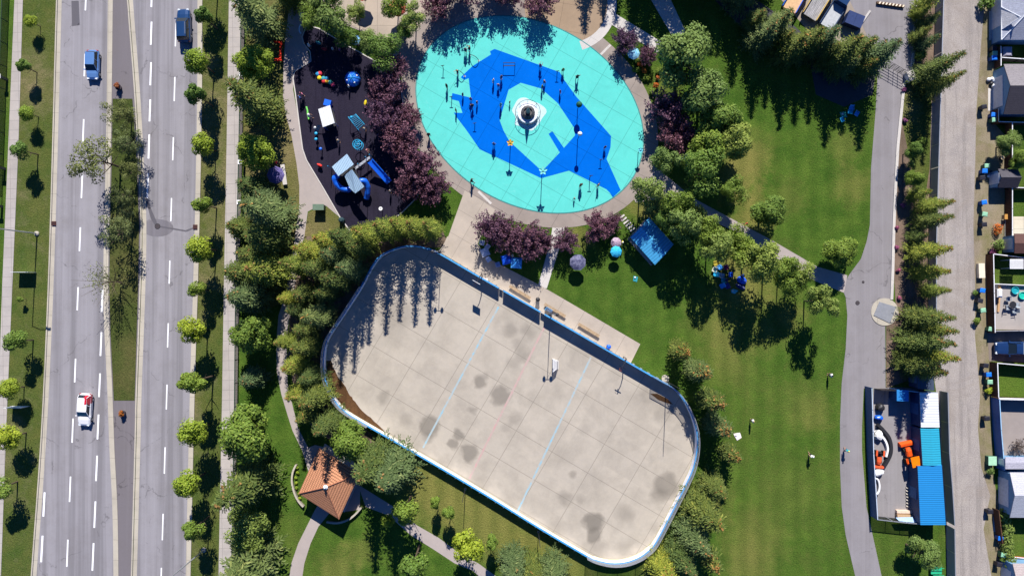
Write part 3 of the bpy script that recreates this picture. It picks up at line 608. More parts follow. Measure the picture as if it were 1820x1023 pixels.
row([(1185,285,28),(1250,305,36,'ash1'),(1308,340,24,'ash1'),(1150,342,32),(1205,352,32),(1192,388,28),(1215,400,32,'ash0'),(1252,408,28),(1278,440,32),(1312,425,26),(1365,376,33,'maple0',4.0,.8),(1350,462,34),(1385,480,30),(1422,486,28),(1462,535,33),(1492,446,31,'maple0',4.0,.7),(1405,500,26),(1325,455,26,'ash3'),(1230,375,24)],
    'slender green park tree in the picnic grove, {o} from the left', 'grove trees by the picnic lawn', axis='x', kinds=('ash0','ash2','ash1','ash3'), zs=1.3)
row([(557,26,28,'ash1'),(590,30,30,'ash0'),(615,60,24,'ash1'),(632,22,20,'ash2'),(682,92,34,'ash1'),(660,75,22,'ash0'),(700,5,26,'ash3'),(733,30,25,'ash2'),(715,60,18,'ash1'),(575,-5,30,'ash0')],
    'leafy tree at the top edge of the playground, {o} from the left', 'trees above the playground', axis='x', hc=3.6)
# tall spruces at the top right: bases taken from where their shadows end
for i, (x, y) in enumerate([(1306,-18),(1338,48),(1364,24),(1390,66),(1416,52),(1441,56),(1472,98),(1503,92),(1535,106),(1322,10),(1350,0),(1376,-10),(1455,72),(1520,110)]):
    pass
its = sorted([(1252,-60),(1280,-30),(1306,5),(1340,80,.8),(1364,62,.8),(1389,102,.8),(1416,92,.8),(1441,90,.8),(1471,112),(1501,108),(1531,118),(1322,-20),(1350,-30),(1352,70,.6),(1378,85,.6),(1402,98,.6),(1428,96,.6),(1454,108,.62),(1486,130,.62),(1516,132,.62),(1262,-95),(1240,-80),(1228,-50),(1268,-50),(1295,-60),(1215,-75),(1330,50,.6)])
for i, (x, y, *zz) in enumerate(its):
    place_tree(('spruce0', 'spruce3', 'spruce2')[i % 3], f'tall dark spruce in the row below the parked trucks, {ordn(i)} from the left', W(x, y), 'tall spruces at top right', (zz[0] if zz else .92*(1 if i % 3 else .88))*1.18, sz=.85)
row([(1648,2,18,'pine0',3),(1646,40,13,'pine1',2),(1645,78,13,'pine2',2),(1658,124,22,'spruce0',5),(1668,150,21,'spruce0',5.2),(1624,268,17,'maple0',2),(1624,317,17,'maple0',2),(1654,366,19,'spruce1',4.5),(1650,392,21,'spruce0',4),(1642,446,21,'spruce1',4),(1645,484,19,'spruce1',4),(1656,516,16,'spruce1',4),(1634,22,11,'pine0',2),(1633,62,12,'pine1',2),(1636,100,12,'shrub0'),(1630,345,14,'pine0'),(1628,420,13,'pine1'),(1640,250,10,'shrub0'),(1618,290,9,'shrub1'),(1640,562,24,'spruce0',4.5),(1655,585,19,'spruce0',4.5),(1636,605,26,'spruce3',4.5),(1650,630,21,'spruce1',4)],
    'evergreen leaning over the slatted alley fence, {o} from the top', 'evergreens along the alley fence', zs=1.25)
row([(1640,985,28,'maple3',3)], 'round olive-green tree below the blue shed', 'tree below the blue shed')
row([(1752,6,16,'shrub0',.8),(1796,255,22,'maple3',2.5),(1812,285,20,'maple0',2),(1775,432,13,'shrub1',.7),(1733,520,7,'shrub0',.5),(1736,570,8,'shrub0',.5),(1757,694,8,'shrub2',.6),(1760,835,9,'shrub1',.5),(1782,990,9,'shrub0',.8)],
    'garden bush behind the alley, {o} from the top', 'garden bushes by the alley')
for i, (x, y, sc_) in enumerate([(530,-28,1.0),(521,2,.9),(539,-4,.95),(1152,-48,1.0),(1180,-38,.9),(1204,-62,1.0),(1128,-40,.8),(1046,-118,1.1),(1078,-112,1.0),(1100,-100,.9)]):
    place_tree(('spruce3', 'spruce0')[i % 2], f'tall dark spruce cut by the top edge of the picture, {ordn([521,530,539,1046,1078,1100,1128,1152,1180,1204].index(x))} from the left', W(x, y), 'spruces at the top edge', sc_)
for x, y, sc_, lb in ((1601,640,.82,'slim spruce casting its shadow into the storage yard, left of its twin'),(1618,652,.78,'slim spruce casting its shadow into the storage yard, right of its twin')):
    place_tree('spruce3', lb, W(x, y), 'spruces above the storage yard', sc_)
# low planting
def bush(name, px, py, rp, mat, label, group=None, hh=.7):
    t = thing(name, label, 'flowers' if mat in (L_OR, L_PK) else 'shrub', W(px, py), 0, group)
    crown_leafy(hh, rp*PX, int(px*7+py), 6, 60, .17, .02, .5).build('foliage', mat, t)
    tree_limbs(hh*.8, rp*PX*.6, int(px+py), tr=.02, n=4).build('stems', BARK, t); return t
for i, (x, y, r) in enumerate([(1136,116,7),(1145,126,6),(1165,152,7),(1188,137,7),(1169,140,5)]): bush('flower_bed', x, y, r, L_OR, f'orange flowers in the bed right of the splash pad, {ordn(i)} clump from the left', 'orange flower clumps')
for i, (x, y) in enumerate([(1132,108),(1130,126),(1150,140),(1172,128),(1185,120),(1160,165)]): bush('shrub', x, y, 8, L_G, f'low green shrub among the orange flowers, {ordn(i)} one', 'shrubs among the flowers')
bush('flower_bed', 1770, 408, 12, L_OR, 'rusty orange flowering shrub by the brown garden fence', None, .9)
for i, (x, y) in enumerate([(1592,405),(1593,440),(1594,480),(1597,530),(1607,215),(1605,160),(1603,365)]): bush('flower_bed', x, y, 5, L_PK, f'purple-pink flowers along the lane kerb, {ordn(i)} clump', 'pink clumps along the lane', .5)
bush('flower_bed', 1762, 445, 8, L_PK, 'white and pink flowers at the corner of the brown fence')
# hedge at the bottom right
t = thing('hedge', 'shaggy green hedge along the brown fence at bottom right', 'hedge', W(1780, 950))
m = MB(); m.raw = 1; rr = random.Random(5)
for i in range(14):
    c = W(1777+rr.uniform(-2, 5)+i*.5, 905+i*7.4, 0)-W(1780, 950)
    for j in range(150):
        n = rnd_unit(rr); leafquad(m, Vector((c.x, c.y, .9))+Vector((n.x*.75, n.y*.6, n.z*.9))*rr.uniform(.8, 1.1), (n+Vector((0, 0, .3))).normalized(), .24, rr)
m.build('foliage', L_DG, t); m = MB()
for i in range(7): c = W(1778+i, 908+i*14, 0)-W(1780, 950); m.tube([(c.x, c.y, 0), (c.x, c.y, 1.2)], .05, 5)
m.build('stems', BARK, t)
t = thing('bare_twiggy_tree', 'dried brown bush inside the shade-blue garden fence', 'shrub', W(1805, 792))
crown_wispy(1.6, 1.6, 77, 40, 22, .15).build('crown', L_TW, t); tree_limbs(1.5, 1.3, 78, .9, 12, .1, .04).build('trunk', BARK, t)
for i in range(7): bush('shrub', 528+rr.uniform(-2, 2)+(3 if i > 4 else 0), 830+i*9, 3.4, L_YG, f'small round shrub in the curved bed beside the tiled shelter, {ordn(i)} from the top', 'shrubs in the curved bed', .4)
# flower pots in the median
for n_, (x, y) in enumerate([(214, 157), (221, 733)]):
    t = thing('flower_planter', ('round planter of rust-red flowers at the upper end of the median', 'round planter of orange and yellow flowers at the lower end of the median')[n_], 'planter', W(x, y), 0, None)
    m = MB(); m.lathe([(.28, 0), (.42, .55), (.46, .6), (.36, .6), (.34, .5)], 16); m.build('pot', flat('dark_pot', (.05, .04, .05)), t)
    crown_leafy(1.3, .62, 200+n_, 8, 60, .15, .4, .45).build('flowers', L_OR if n_ else leaf_mat('rust_flowers', (.35, .08, .04), (.16, .10, .04), (.5, .2, .06)), t)
#BUILD3
# ================================================================== BUILT THINGS
def arr(pts): return [(p.x, p.y) for p in pts]
def alpha_mat(name, col, op, rough=.6):
    m = NM(name, rough, .3); m.b.inputs['Base Color'].default_value = lin(col); tr = m.n('BsdfTransparent'); mx = m.n('MixShader')
    mx.inputs[0].default_value = op; m.l(tr.outputs[0], mx.inputs[1]); m.l(m.b.outputs[0], mx.inputs[2]); m.l(mx.outputs[0], m.t.nodes['Material Output'].inputs[0]); return m.m
NET = alpha_mat('wire_mesh', (.45, .48, .52), .28); NETB = alpha_mat('black_mesh', (.03, .03, .03), .45)
STEEL = flat('galvanised_steel', (.45, .47, .50), .45, .5, .6, .1); DARK = flat('dark_metal', (.03, .03, .035), .5, .5, .3, .1)
GLASS = flat('dark_glass', (.012, .02, .028), .08, .8, 0, .1); TYRE = flat('tyre_rubber', (.02, .02, .02), .9, .2); WOOD = flat('weathered_wood', (.36, .25, .15), .85, .2, 0, .3, 6)
WHT = flat('white_panel', (.80, .80, .80), .6, .3, 0, .06); BLUR = flat('blue_rail', (.06, .30, .62), .5, .4, 0, .15)
PBLUE = flat('playground_blue', (.01, .13, .72), .35, .5, 0, .1); PCY = flat('playground_cyan', (.02, .36, .62), .4, .5, 0, .1)
# ---- rink boards
def insert_run(pts_px, z=1.55): return arr([W(x, y, z) for x, y in pts_px])
t = thing('rink_boards', 'white hockey boards with blue top rail all round the concrete rink', 'rink boards', (0, 0, 0))
runA = insert_run([(886.5,511.6),(781.6,451),(761,442),(730.7,437),(700,443),(669.6,461)]+RK[:-6][:len(RK)-6]+[(990,571),(968,558.4)] if False else [(886.5,511.6),(835,482),(781.6,451),(761,442),(730.7,437),(700,443),(669.6,461)]+RK[0:31]+[(968,558.4)])
runB = insert_run([(894.5,516.2),(960.5,554)])
BOARD = concrete_mat('board_panels', (.80, .81, .84), 0, (60, 60), 0, blot=.25)
for rn in (runA, runB):
    q = smooth_line(rn, 3) if len(rn) > 3 else rn
    m = MB(); m.strip(q, .09, 0, 1.50); m.build('board_wall', BOARD, t)
    m = MB(); m.strip(q, .22, 1.50, 1.58); m.build('top_rail', BLUR, t)
    m = MB(); m.strip(q, .13, 0.0, .22); m.build('kick_strip', flat('kick_strip', (.55, .50, .30), .7), t)
cr = Vector((sum(p[0] for p in runA)/len(runA), sum(p[1] for p in runA)/len(runA)))
m = MB()
q = smooth_line(runA, 1)
for i in range(0, len(q)-1):
    a, b = Vector(q[i]), Vector(q[i+1]); L = (b-a).length; n = Vector((-(b-a).y, (b-a).x)).normalized(); OUT = -1 if ((a+b)/2-cr).dot(n) > 0 else 1
    for j in range(int(L/1.2)):
        p = a.lerp(b, (j+.5)/max(1, int(L/1.2)))-n*(-.16 if 0 else .16)*OUT; m.box((p.x, p.y, .75), (.08, .2, 1.48), atan2((b-a).y, (b-a).x))
m.build('support_posts', STEEL, t)['kind'] = 'stuff'
for a, b in (((887.5,512.2),(893.5,515.7)),((961.5,554.5),(967.2,557.8))):
    g_ = MB(); g_.strip(arr([W(*a, .9), W(*b, .9)]), .07, .1, .95); g_.build('gate', WHT, t)
# netting above both curved ends
for lab, ii in (('wire mesh screen above the boards round the left end of the rink', RK[0:10]), ('wire mesh screen above the boards round the right end of the rink', RK[13:30])):
    run = smooth_line(insert_run(ii), 3); t = thing('mesh_screen', lab, 'screen', (0, 0, 0), 0, None)
    m = MB(); m.strip(run, .02, 1.6, 2.75); m.build('mesh', NET, t)
    m = MB(); m.strip(run, .07, 2.75, 2.82); m.build('top_rail', STEEL, t)
    for i in range(0, len(run), 4): m = MB(); m.tube([(run[i][0], run[i][1], 0), (run[i][0], run[i][1], 2.8)], .04, 6); m.build('post', STEEL, t)
# ---- tall lamps
def street_lamp(px, py, h, label, arm=None, head2=False, mat=None, r=.11, group=None):
    t = thing('street_lamp', label, 'street lamp', W(px, py), 0, group)
    m = MB(); m.tube([(0, 0, 0), (0, 0, h*.5), (0, 0, h)], [r, r*.8, r*.55], 10); m.build('pole', mat or STEEL, t)
    m = MB(); m.lathe([(r*3.2, -.02), (r*3.2, .18), (r*2.2, .28)], 16); m.build('footing', M_KERB, t)
    if arm:
        L = hypot(*arm); ux, uy = arm[0]/L, arm[1]/L
        m = MB(); m.tube([(0, 0, h-.1), (ux*L*.5, uy*L*.5, h+.35), (arm[0], arm[1], h+.4)], [.05, .045, .04], 8); m.build('arm', mat or STEEL, t)
        m = MB(); m.box((arm[0], arm[1], h+.36), (.75, .3, .14), atan2(uy, ux)); m.build('lamp_head', flat('lamp_grey', (.5, .52, .55)), t)
    if head2:
        m = MB(); m.tube([(-.5, 0, h), (.5, 0, h)], .04, 6); m.build('crossbar', STEEL, t)
        for s in (-1, 1): m = MB(); m.lathe([(.12, h-.35), (.24, h-.1), (.2, h+.15), (.05, h+.2)], 12, (s*.5, 0)); m.build('lamp_head', DARK, t)
    return t
street_lamp(66, 415, 11.2, 'tall pale street lamp on the left verge, leaning across the left sidewalk', (2.4, .1))
street_lamp(363, 976, 11.2, 'tall blue-grey street lamp at lower left whose pole crosses the road edge', (-2.2, -.1))
street_lamp(978, 556, 8.0, 'lamp post with two heads beside the rink gate', None, True, DARK, .07)
street_lamp(1184, 677, 9.0, 'thin dark lamp post at the upper right corner of the rink', None, False, DARK, .07)
street_lamp(827, 868, 6.5, 'dark lamp post at the lower long side of the rink', None, False, DARK, .06)
street_lamp(957, 944, 6.5, 'dark lamp post beside the blue line at the lower rink wall', None, False, DARK, .06)
street_lamp(784, 452, 6.8, 'dark lamp post at the upper left corner of the rink', None, True, DARK, .06)
def hoop(px, py, label, back):
    t = thing('basketball_hoop', label, 'basketball hoop', W(px, py), 0, None); d = Vector((-.5, -.87))
    m = MB(); m.tube([(0, 0, 0), (0, 0, 2.6), (d.x*.5, d.y*.5, 3.1), (d.x*1.3, d.y*1.3, 3.2)], [.07, .07, .06, .05], 8); m.build('pole', DARK, t)
    c = d*1.35
    if back:
        m = MB(); m.box((c.x, c.y, 3.35), (1.25, .05, .85), atan2(d.y, d.x)+pi/2); m.build('backboard', WHT, t)
    else:
        m = MB(); m.box((c.x, c.y, 3.2), (1.0, .06, .12), atan2(d.y, d.x)+pi/2); m.box((c.x, c.y, 3.2), (.12, .06, .6), atan2(d.y, d.x)+pi/2); m.build('bracket', DARK, t)
    m = MB(); cc = c+d*.35; m.tube([(cc.x+.22*cos(a), cc.y+.22*sin(a), 3.05) for a in [i*pi/8 for i in range(17)]], .02, 5); m.build('rim', flat('orange_rim', (.7, .15, .02)), t)
hoop(857, 488, 'basketball hoop with white backboard over the upper edge of the rink', True)
hoop(1108, 634, 'basketball post with bare bracket over the right part of the rink', False)
t = thing('goal_net', 'white hockey net standing on the rink beside the long lamp shadow', 'goal net', W(982, 648), R(90))
for nm, mt, f_ in (('frame', WHT, 0), ('netting', alpha_mat('net', (.7, .7, .72), .6), 1)):
    m = MB()
    if f_ == 0:
        m.tube([(-.92, 0, 0), (-.92, 0, 1.22), (.92, 0, 1.22), (.92, 0, 0)], .04, 6); m.tube([(-.92, 0, .03), (-.6, -.85, .03), (.6, -.85, .03), (.92, 0, .03)], .03, 6)
        m.tube([(-.92, 0, 1.22), (-.5, -.5, 1.15), (.5, -.5, 1.15), (.92, 0, 1.22)], .03, 6)
    else:
        m.add([(-.92, 0, 1.22), (.92, 0, 1.22), (.5, -.5, 1.15), (-.5, -.5, 1.15), (-.92, 0, 0), (.92, 0, 0), (.6, -.85, 0), (-.6, -.85, 0)], [(0, 1, 2, 3), (3, 2, 6, 7), (0, 3, 7, 4), (1, 2, 6, 5)])
    m.build(nm, mt, t)
# benches and bins beside the rink
def make_bench(label, loc, rz):
    t = thing('bench', label, 'bench', loc, rz, 'benches beside the rink')
    m = MB()
    for i in range(3): m.box((0, -.15+i*.15, .45), (3.6, .13, .05))
    m.build('seat', WOOD, t)
    for x in (-1.4, 0, 1.4): m = MB(); m.box((x, 0, .21), (.08, .36, .42)); m.build('leg', DARK, t)
    return t
b0 = make_bench('wooden bench beside the rink, nearest the splash pad', W(924, 519), R(-31))
dup(b0, 'wooden bench beside the rink in the middle, opposite the gate with the blue box', W(986, 551), R(-31), b0['group'])
dup(b0, 'wooden bench beside the rink, farthest right, next to the round blue bin', W(1046, 586), R(-31), b0['group'])
def round_bin(px, py, label, mat):
    t = thing('litter_bin', label, 'litter bin', W(px, py))
    m = MB(); m.lathe([(.26, 0), (.30, .85), (.30, .9)], 18); m.build('body', mat, t, True)
    m = MB(); m.lathe([(.33, .9), (.33, .98), (.22, 1.12), (.02, 1.16)], 18); m.build('lid', mat, t, True)
round_bin(955.5, 532, 'black round litter bin between two rink benches', DARK)
round_bin(1080.5, 615, 'bright blue round litter bin near the right end of the rink apron', PBLUE)
t = thing('players_box', 'small open blue box with a bicycle-like rack at the second rink gate', 'storage box', W(975, 551), R(-31))
m = MB(); m.box((0, .25, .5), (1.0, .06, 1.0)); m.box((-.5, 0, .5), (.06, .5, 1.0)); m.build('panel', BLUR, t)
m = MB(); m.box((.1, 0, .45), (.9, .4, .08)); m.build('seat', WHT, t)
t = thing('utility_cover', 'round whitish cover at the foot of the corner lamp post', 'cover', W(1182, 672)); m = MB(); m.lathe([(.55, 0), (.55, .3), (.3, .42)], 20); m.build('dome', M_KERB, t)
# ---- umbrellas, tents
def cloth(name, a, b): 
    m = NM(name, .8, .2); v = m.coord(); return m.out(m.mix(m.ramp(m.noise(v, 2.2, 4, .7), .35, .65), a, b))
def umbrella(px, py, r, z, mat, label, n=8, dome=.35):
    p = W(px, py, z); t = thing('parasol', label, 'parasol', (p.x, p.y, 0), random.uniform(0, .7))
    m = MB(); vs = []
    for k, (q, hz) in enumerate(((1, 0), (.66, dome*.55), (.33, dome*.85))):
        for i in range(n): a = 2*pi*i/n; vs.append((r*q*cos(a), r*q*sin(a), z+hz))
    vs.append((0, 0, z+dome)); fs = [(k*n+i, k*n+(i+1) % n, (k+1)*n+(i+1) % n, (k+1)*n+i) for k in (0, 1) for i in range(n)]+[(2*n+i, 2*n+(i+1) % n, 3*n) for i in range(n)]
    m.add(vs, fs); m.build('canopy', mat, t)
    m = MB(); m.tube([(0, 0, 0), (0, 0, z+dome+.05)], .025, 6); m.build('pole', STEEL, t)
    m = MB(); m.lathe([(.25, 0), (.25, .06), (.05, .1)], 12); m.build('base', DARK, t)
    m = MB()
    for i in range(n): a = 2*pi*i/n; m.tube([(0, 0, z+dome-.04), (r*cos(a)*.98, r*sin(a)*.98, z-.02)], .012, 4)
    m.build('rib', STEEL, t)
    return t
umbrella(1027, 466, 1.22, 1.9, cloth('navy_pattern_cloth', (.03, .035, .09), (.20, .20, .30)), 'round navy patterned parasol on the shaded picnic lawn')
umbrella(1095, 447, .85, 1.8, cloth('turquoise_cloth', (.02, .36, .62), (.05, .50, .75)), 'turquoise parasol just left of the blue picnic shelter')
umbrella(1095, 431, .8, 1.5, cloth('lilac_cloth', (.25, .15, .24), (.50, .42, .50)), 'lilac and white parasol touching the turquoise one')
umbrella(1126, 95, .92, 1.8, cloth('sky_cloth', (.12, .40, .60), (.35, .60, .75)), 'pale blue parasol between two purple trees right of the splash pad')
umbrella(706, 14, 1.35, 2.4, cloth('red_cloth', (.40, .07, .05), (.50, .12, .09)), 'red parasol half hidden in trees above the splash pad ring')
umbrella(643, -14, 1.35, 2.4, cloth('red_cloth_b', (.40, .07, .05), (.50, .12, .09)), 'red parasol at the top edge of the picture over the plaza')
umbrella(586, 21, .5, 1.9, flat('orange_cloth', (.7, .1, .02)), 'small orange sunshade in the trees above the playground')
umbrella(490, 311, 1.3, 2.3, cloth('purple_cloth', (.09, .07, .20), (.14, .12, .28)), 'dark purple parasol beside the white slab by the park path')
umbrella(631, 71, .78, 1.9, cloth('light_blue_cloth', (.10, .36, .70), (.30, .55, .80)), 'light blue parasol between the bushes at the playground edge')
umbrella(537, 28, .5, 1.6, flat('white_cloth', (.75, .75, .78)), 'small white sunshade at the upper end of the park path')
def tent(px, py, s, z, mat, label, rz=0.2, peak=.5, closed=False):
    p = W(px, py, z); t = thing('pop_up_tent', label, 'tent', (p.x, p.y, 0), rz)
    h = s/2; m = MB(); m.add([(-h, -h, z), (h, -h, z), (h, h, z), (-h, h, z), (0, 0, z+peak)], [(0, 1, 4), (1, 2, 4), (2, 3, 4), (3, 0, 4)])
    m.add([(-h, -h, z-.22), (h, -h, z-.22), (h, h, z-.22), (-h, h, z-.22), (-h, -h, z), (h, -h, z), (h, h, z), (-h, h, z)], [(0, 1, 5, 4), (1, 2, 6, 5), (2, 3, 7, 6), (3, 0, 4, 7)]); m.build('canopy', mat, t)
    for i in (-1, 1):
        for j in (-1, 1): m = MB(); m.tube([(i*h*.97, j*h*.97, 0), (i*h*.97, j*h*.97, z)], .02, 5); m.build('leg', STEEL, t)
    return t
TBL = cloth('royal_blue_cloth', (.005, .07, .55), (.01, .12, .75)); TSK = cloth('bright_blue_cloth', (.02, .20, .60), (.10, .42, .85))
tent(900, 461, 1.35, 1.7, TBL, 'royal blue small tent on the picnic lawn, left of the lighter blue one', .25)
tent(918, 467, 1.55, 1.9, TSK, 'brighter blue square tent with white glints beside the royal blue one', 1.5)
tent(1221, 283, 1.3, 1.8, TSK, 'blue tent half hidden among the trees right of the splash pad', .6)
tent(862, 448, 1.2, .7, flat('tarp_white', (.75, .75, .8)), 'low white sunshade under the purple trees', .4, .2)
def dome(px, py, rx, ry, h, mat, label, rz=0, cat='tent'):
    t = thing('dome_tent', label, cat, W(px, py), rz); m = MB(); vs = []; n = 16
    for k in range(6):
        a = pi/2*k/5
        for i in range(n): b = 2*pi*i/n; vs.append((rx*cos(a)*cos(b)+.001*cos(b), ry*cos(a)*sin(b)+.001*sin(b), h*sin(a)))
    m.add(vs, [(k*n+i, k*n+(i+1) % n, (k+1)*n+(i+1) % n, (k+1)*n+i) for k in range(5) for i in range(n)]); m.build('shell', mat, t, True)
    m = MB(); m.tube([(rx*1.02*cos(a), 0, h*1.02*sin(a)) for a in [i*pi/8 for i in range(9)]], .02, 5); m.build('hoop', WHT, t); return t
dome(1318, 498, .75, .55, .9, TBL, 'blue dome tent beneath the grove, right of the crowd of chairs', R(-30))
dome(1316, 509, .8, .35, .5, flat('navy_cloth', (.01, .02, .16)), 'long navy bag lying below the blue dome tent', R(-30), 'bag')
# camp chairs and things in the grove
def camp_chair(px, py, rz, mat, label):
    t = thing('camp_chair', label, 'camp chair', W(px, py), rz, 'camp chairs in the grove')
    m = MB(); m.box((0, 0, .42), (.6, .55, .05)); m.build('seat', mat, t)
    m = MB(); m.add([(-.3, .26, .42), (.3, .26, .42), (.32, .42, .95), (-.32, .42, .95), (-.3, .30, .42), (.3, .30, .42), (.32, .46, .95), (-.32, .46, .95)], [(0, 1, 2, 3), (7, 6, 5, 4), (3, 2, 6, 7), (0, 3, 7, 4), (1, 5, 6, 2)]); m.build('backrest', mat, t)
    for i in (-1, 1):
        m = MB(); m.box((i*.33, .02, .62), (.07, .55, .05)); m.build('armrest', mat, t)
        for j in (-1, 1): m = MB(); m.tube([(i*.3, j*.25, 0), (-i*.3 if False else i*.27, j*.2, .42)], .015, 5); m.build('leg', DARK, t)
cc = [(1276,474,TSK,'light blue'),(1289,476,flat('magenta_cloth', (.30,.02,.14)),'magenta'),(1297,488,TBL,'royal blue'),(1281,489,flat('white_blue_cloth',(.5,.6,.75)),'white and blue'),(1270,487,PCY,'teal'),(1268,480,flat('cream_cloth',(.75,.78,.6)),'cream'),(1281,508,TSK,'bright blue'),(1290,507,flat('violet_cloth',(.10,.06,.35)),'violet'),(1284,497,flat('aqua_cloth',(.05,.4,.5)),'aqua'),(1270,468,flat('mustard_cloth',(.35,.28,.03)),'mustard')]
for i, (x, y, mt, cn_) in enumerate(cc): camp_chair(x, y, rr.uniform(0, 6.28), mt, f'{cn_} camp chair in the circle of chairs under the grove trees')
for i, (x, y, c_, cn_) in enumerate([(869,462,(.5,.6,.8),'pale blue'),(886,470,(.35,.45,.7),'light blue'),(858,432,(.8,.8,.85),'white'),(866,438,(.7,.7,.8),'off-white'),(863,497,(.55,.48,.45),'beige')]):
    camp_chair(x, y, rr.uniform(0, 6.28), flat('chair_cloth_%d' % i, c_), f'{cn_} folding chair on the path side below the purple trees')
def blanket(px, py, pts, mat, label, cat='blanket'):
    o = W(px, py); t = thing('picnic_blanket', label, cat, o); q = arr([W(a, b)-o for a, b in pts])
    m = MB(); m.prism(q, .02, .05); m.build('cloth', mat, t); m = MB(); c = q[0]; m.ball((c[0]*.4, c[1]*.4, .12), .14, 10, .7); m.build('bundle', WHT, t)
blanket(1304, 517, [(1299,515),(1303,513),(1312,516),(1306,522),(1300,520)], flat('aqua_towel', (.12, .55, .62)), 'aqua towel lying in the sun below the circle of chairs')
blanket(1311, 774, [(1303,770),(1315,768),(1318,777),(1310,782)], cloth('lilac_blanket', (.75, .68, .85), (.85, .75, .6)), 'white and lilac blanket beside the narrow spruces on the big lawn')
blanket(1130, 495, [(1126,490),(1134,492),(1132,501),(1125,499)], flat('teal_towel', (.02, .25, .3)), 'teal towel in the shade below the blue shelter')
blanket(1500, 205, [(1492,200),(1503,198),(1506,208),(1496,211)], flat('green_towel', (.02, .30, .22)), 'green towel in the tall spruce shadows')
for i, (x, y, mt) in enumerate([(1510,195,TSK),(1520,204,TSK),(1494,214,PCY),(1508,200,PCY)]): camp_chair(x, y, i, mt, f'blue camp chair in the tall spruce shadows, {ordn(i)} of the shaded group')
# table slab by the path
t = thing('picnic_table', 'long white slab table beside the purple parasol and park path', 'table', W(506, 311), R(98)); m = MB(); m.box((0, 0, .42), (3.0, .62, .06)); m.build('table_top', M_LIGHTC, t)
for s in (-1, 1): m = MB(); m.box((s*1.1, 0, .2), (.1, .45, .38)); m.build('leg', M_LIGHTC, t)
# utility cabinet
t = thing('utility_cabinet', 'dark green utility cabinet on the grass by the playground corner', 'cabinet', W(570, 370)); m = MB(); m.box((0, 0, .65), (1.5, .75, 1.3)); GRN = flat('cabinet_green', (.05, .09, .05)); m.build('body', GRN, t)
m = MB(); m.box((0, 0, 1.33), (1.62, .87, .06)); m.build('lid', flat('lid_green', (.12, .18, .13)), t)
t = thing('utility_cabinet', 'dark grey rounded bin at the edge of the playground near the conifers', 'bin', W(609, 392)); m = MB(); m.lathe([(.4, 0), (.42, .9), (.2, 1.1)], 14); m.build('body', flat('teal_dark', (.02, .05, .06)), t)
# ---- picnic shelter with blue roof
def roofpts(pts, z): return [W(x, y, z) for x, y in pts]
def metal_roof(name, col, rot, step=.4, wd=.08):
    m = NM(name, .4, .5); v = m.coord(rot); j = m.lines(v, 0, step, wd); c = m.mix(m.math('MULTIPLY', j, .55), col, scl(col, .45))
    c = m.mix(m.ramp(m.noise(v, .8, 5, .7), .4, .7, 0, .3), c, scl(col, .72)); return m.out(c, j, .05)
L_, B_2, R_, T_ = roofpts([(1120.6,422),(1164,470.6),(1197,434),(1153.6,386)], 2.7)
t = thing('picnic_shelter', 'open picnic shelter with bright blue metal roof among the trees', 'shelter', (0, 0, 0))
mid1 = (L_+T_)/2+Vector((0, 0, .75)); mid2 = (B_2+R_)/2+Vector((0, 0, .75))
m = MB(); dz = Vector((0, 0, -.08)); vs = [L_, B_2, mid2, mid1, R_, T_]; m.add(vs+[v+dz for v in vs], [(0, 1, 2, 3), (3, 2, 4, 5), (9, 8, 7, 6), (11, 10, 8, 9), (0, 6, 7, 1), (4, 10, 11, 5), (1, 7, 8, 2), (2, 8, 10, 4), (5, 11, 9, 3), (3, 9, 6, 0)])
m.build('roof', metal_roof('shelter_blue', (.08, .42, .74), R(48)), t)
for a in (L_, B_2, R_, T_):
    c = (L_+B_2+R_+T_)/4; p = a.lerp(c, .1); m = MB(); m.box((p.x, p.y, 1.32), (.15, .15, 2.64), R(48)); m.build('post', DARK, t)
c = (L_+B_2+R_+T_)/4; m = MB(); m.prism([(p.x, p.y) for p in (L_, B_2, R_, T_)], 0, .1); m.build('floor', M_PATH, t)
t = thing('picnic_table', 'wooden picnic table under the blue shelter roof', 'table', (c.x, c.y, .1), R(-48)); m = MB(); m.box((0, 0, .74), (1.9, .8, .06)); m.build('table_top', WOOD, t)
for s in (-1, 1): m = MB(); m.box((0, s*.7, .44), (1.9, .28, .05)); m.build('seat', WOOD, t); m = MB(); m.box((s*.7, 0, .36), (.08, 1.4, .72)); m.build('leg', DARK, t)
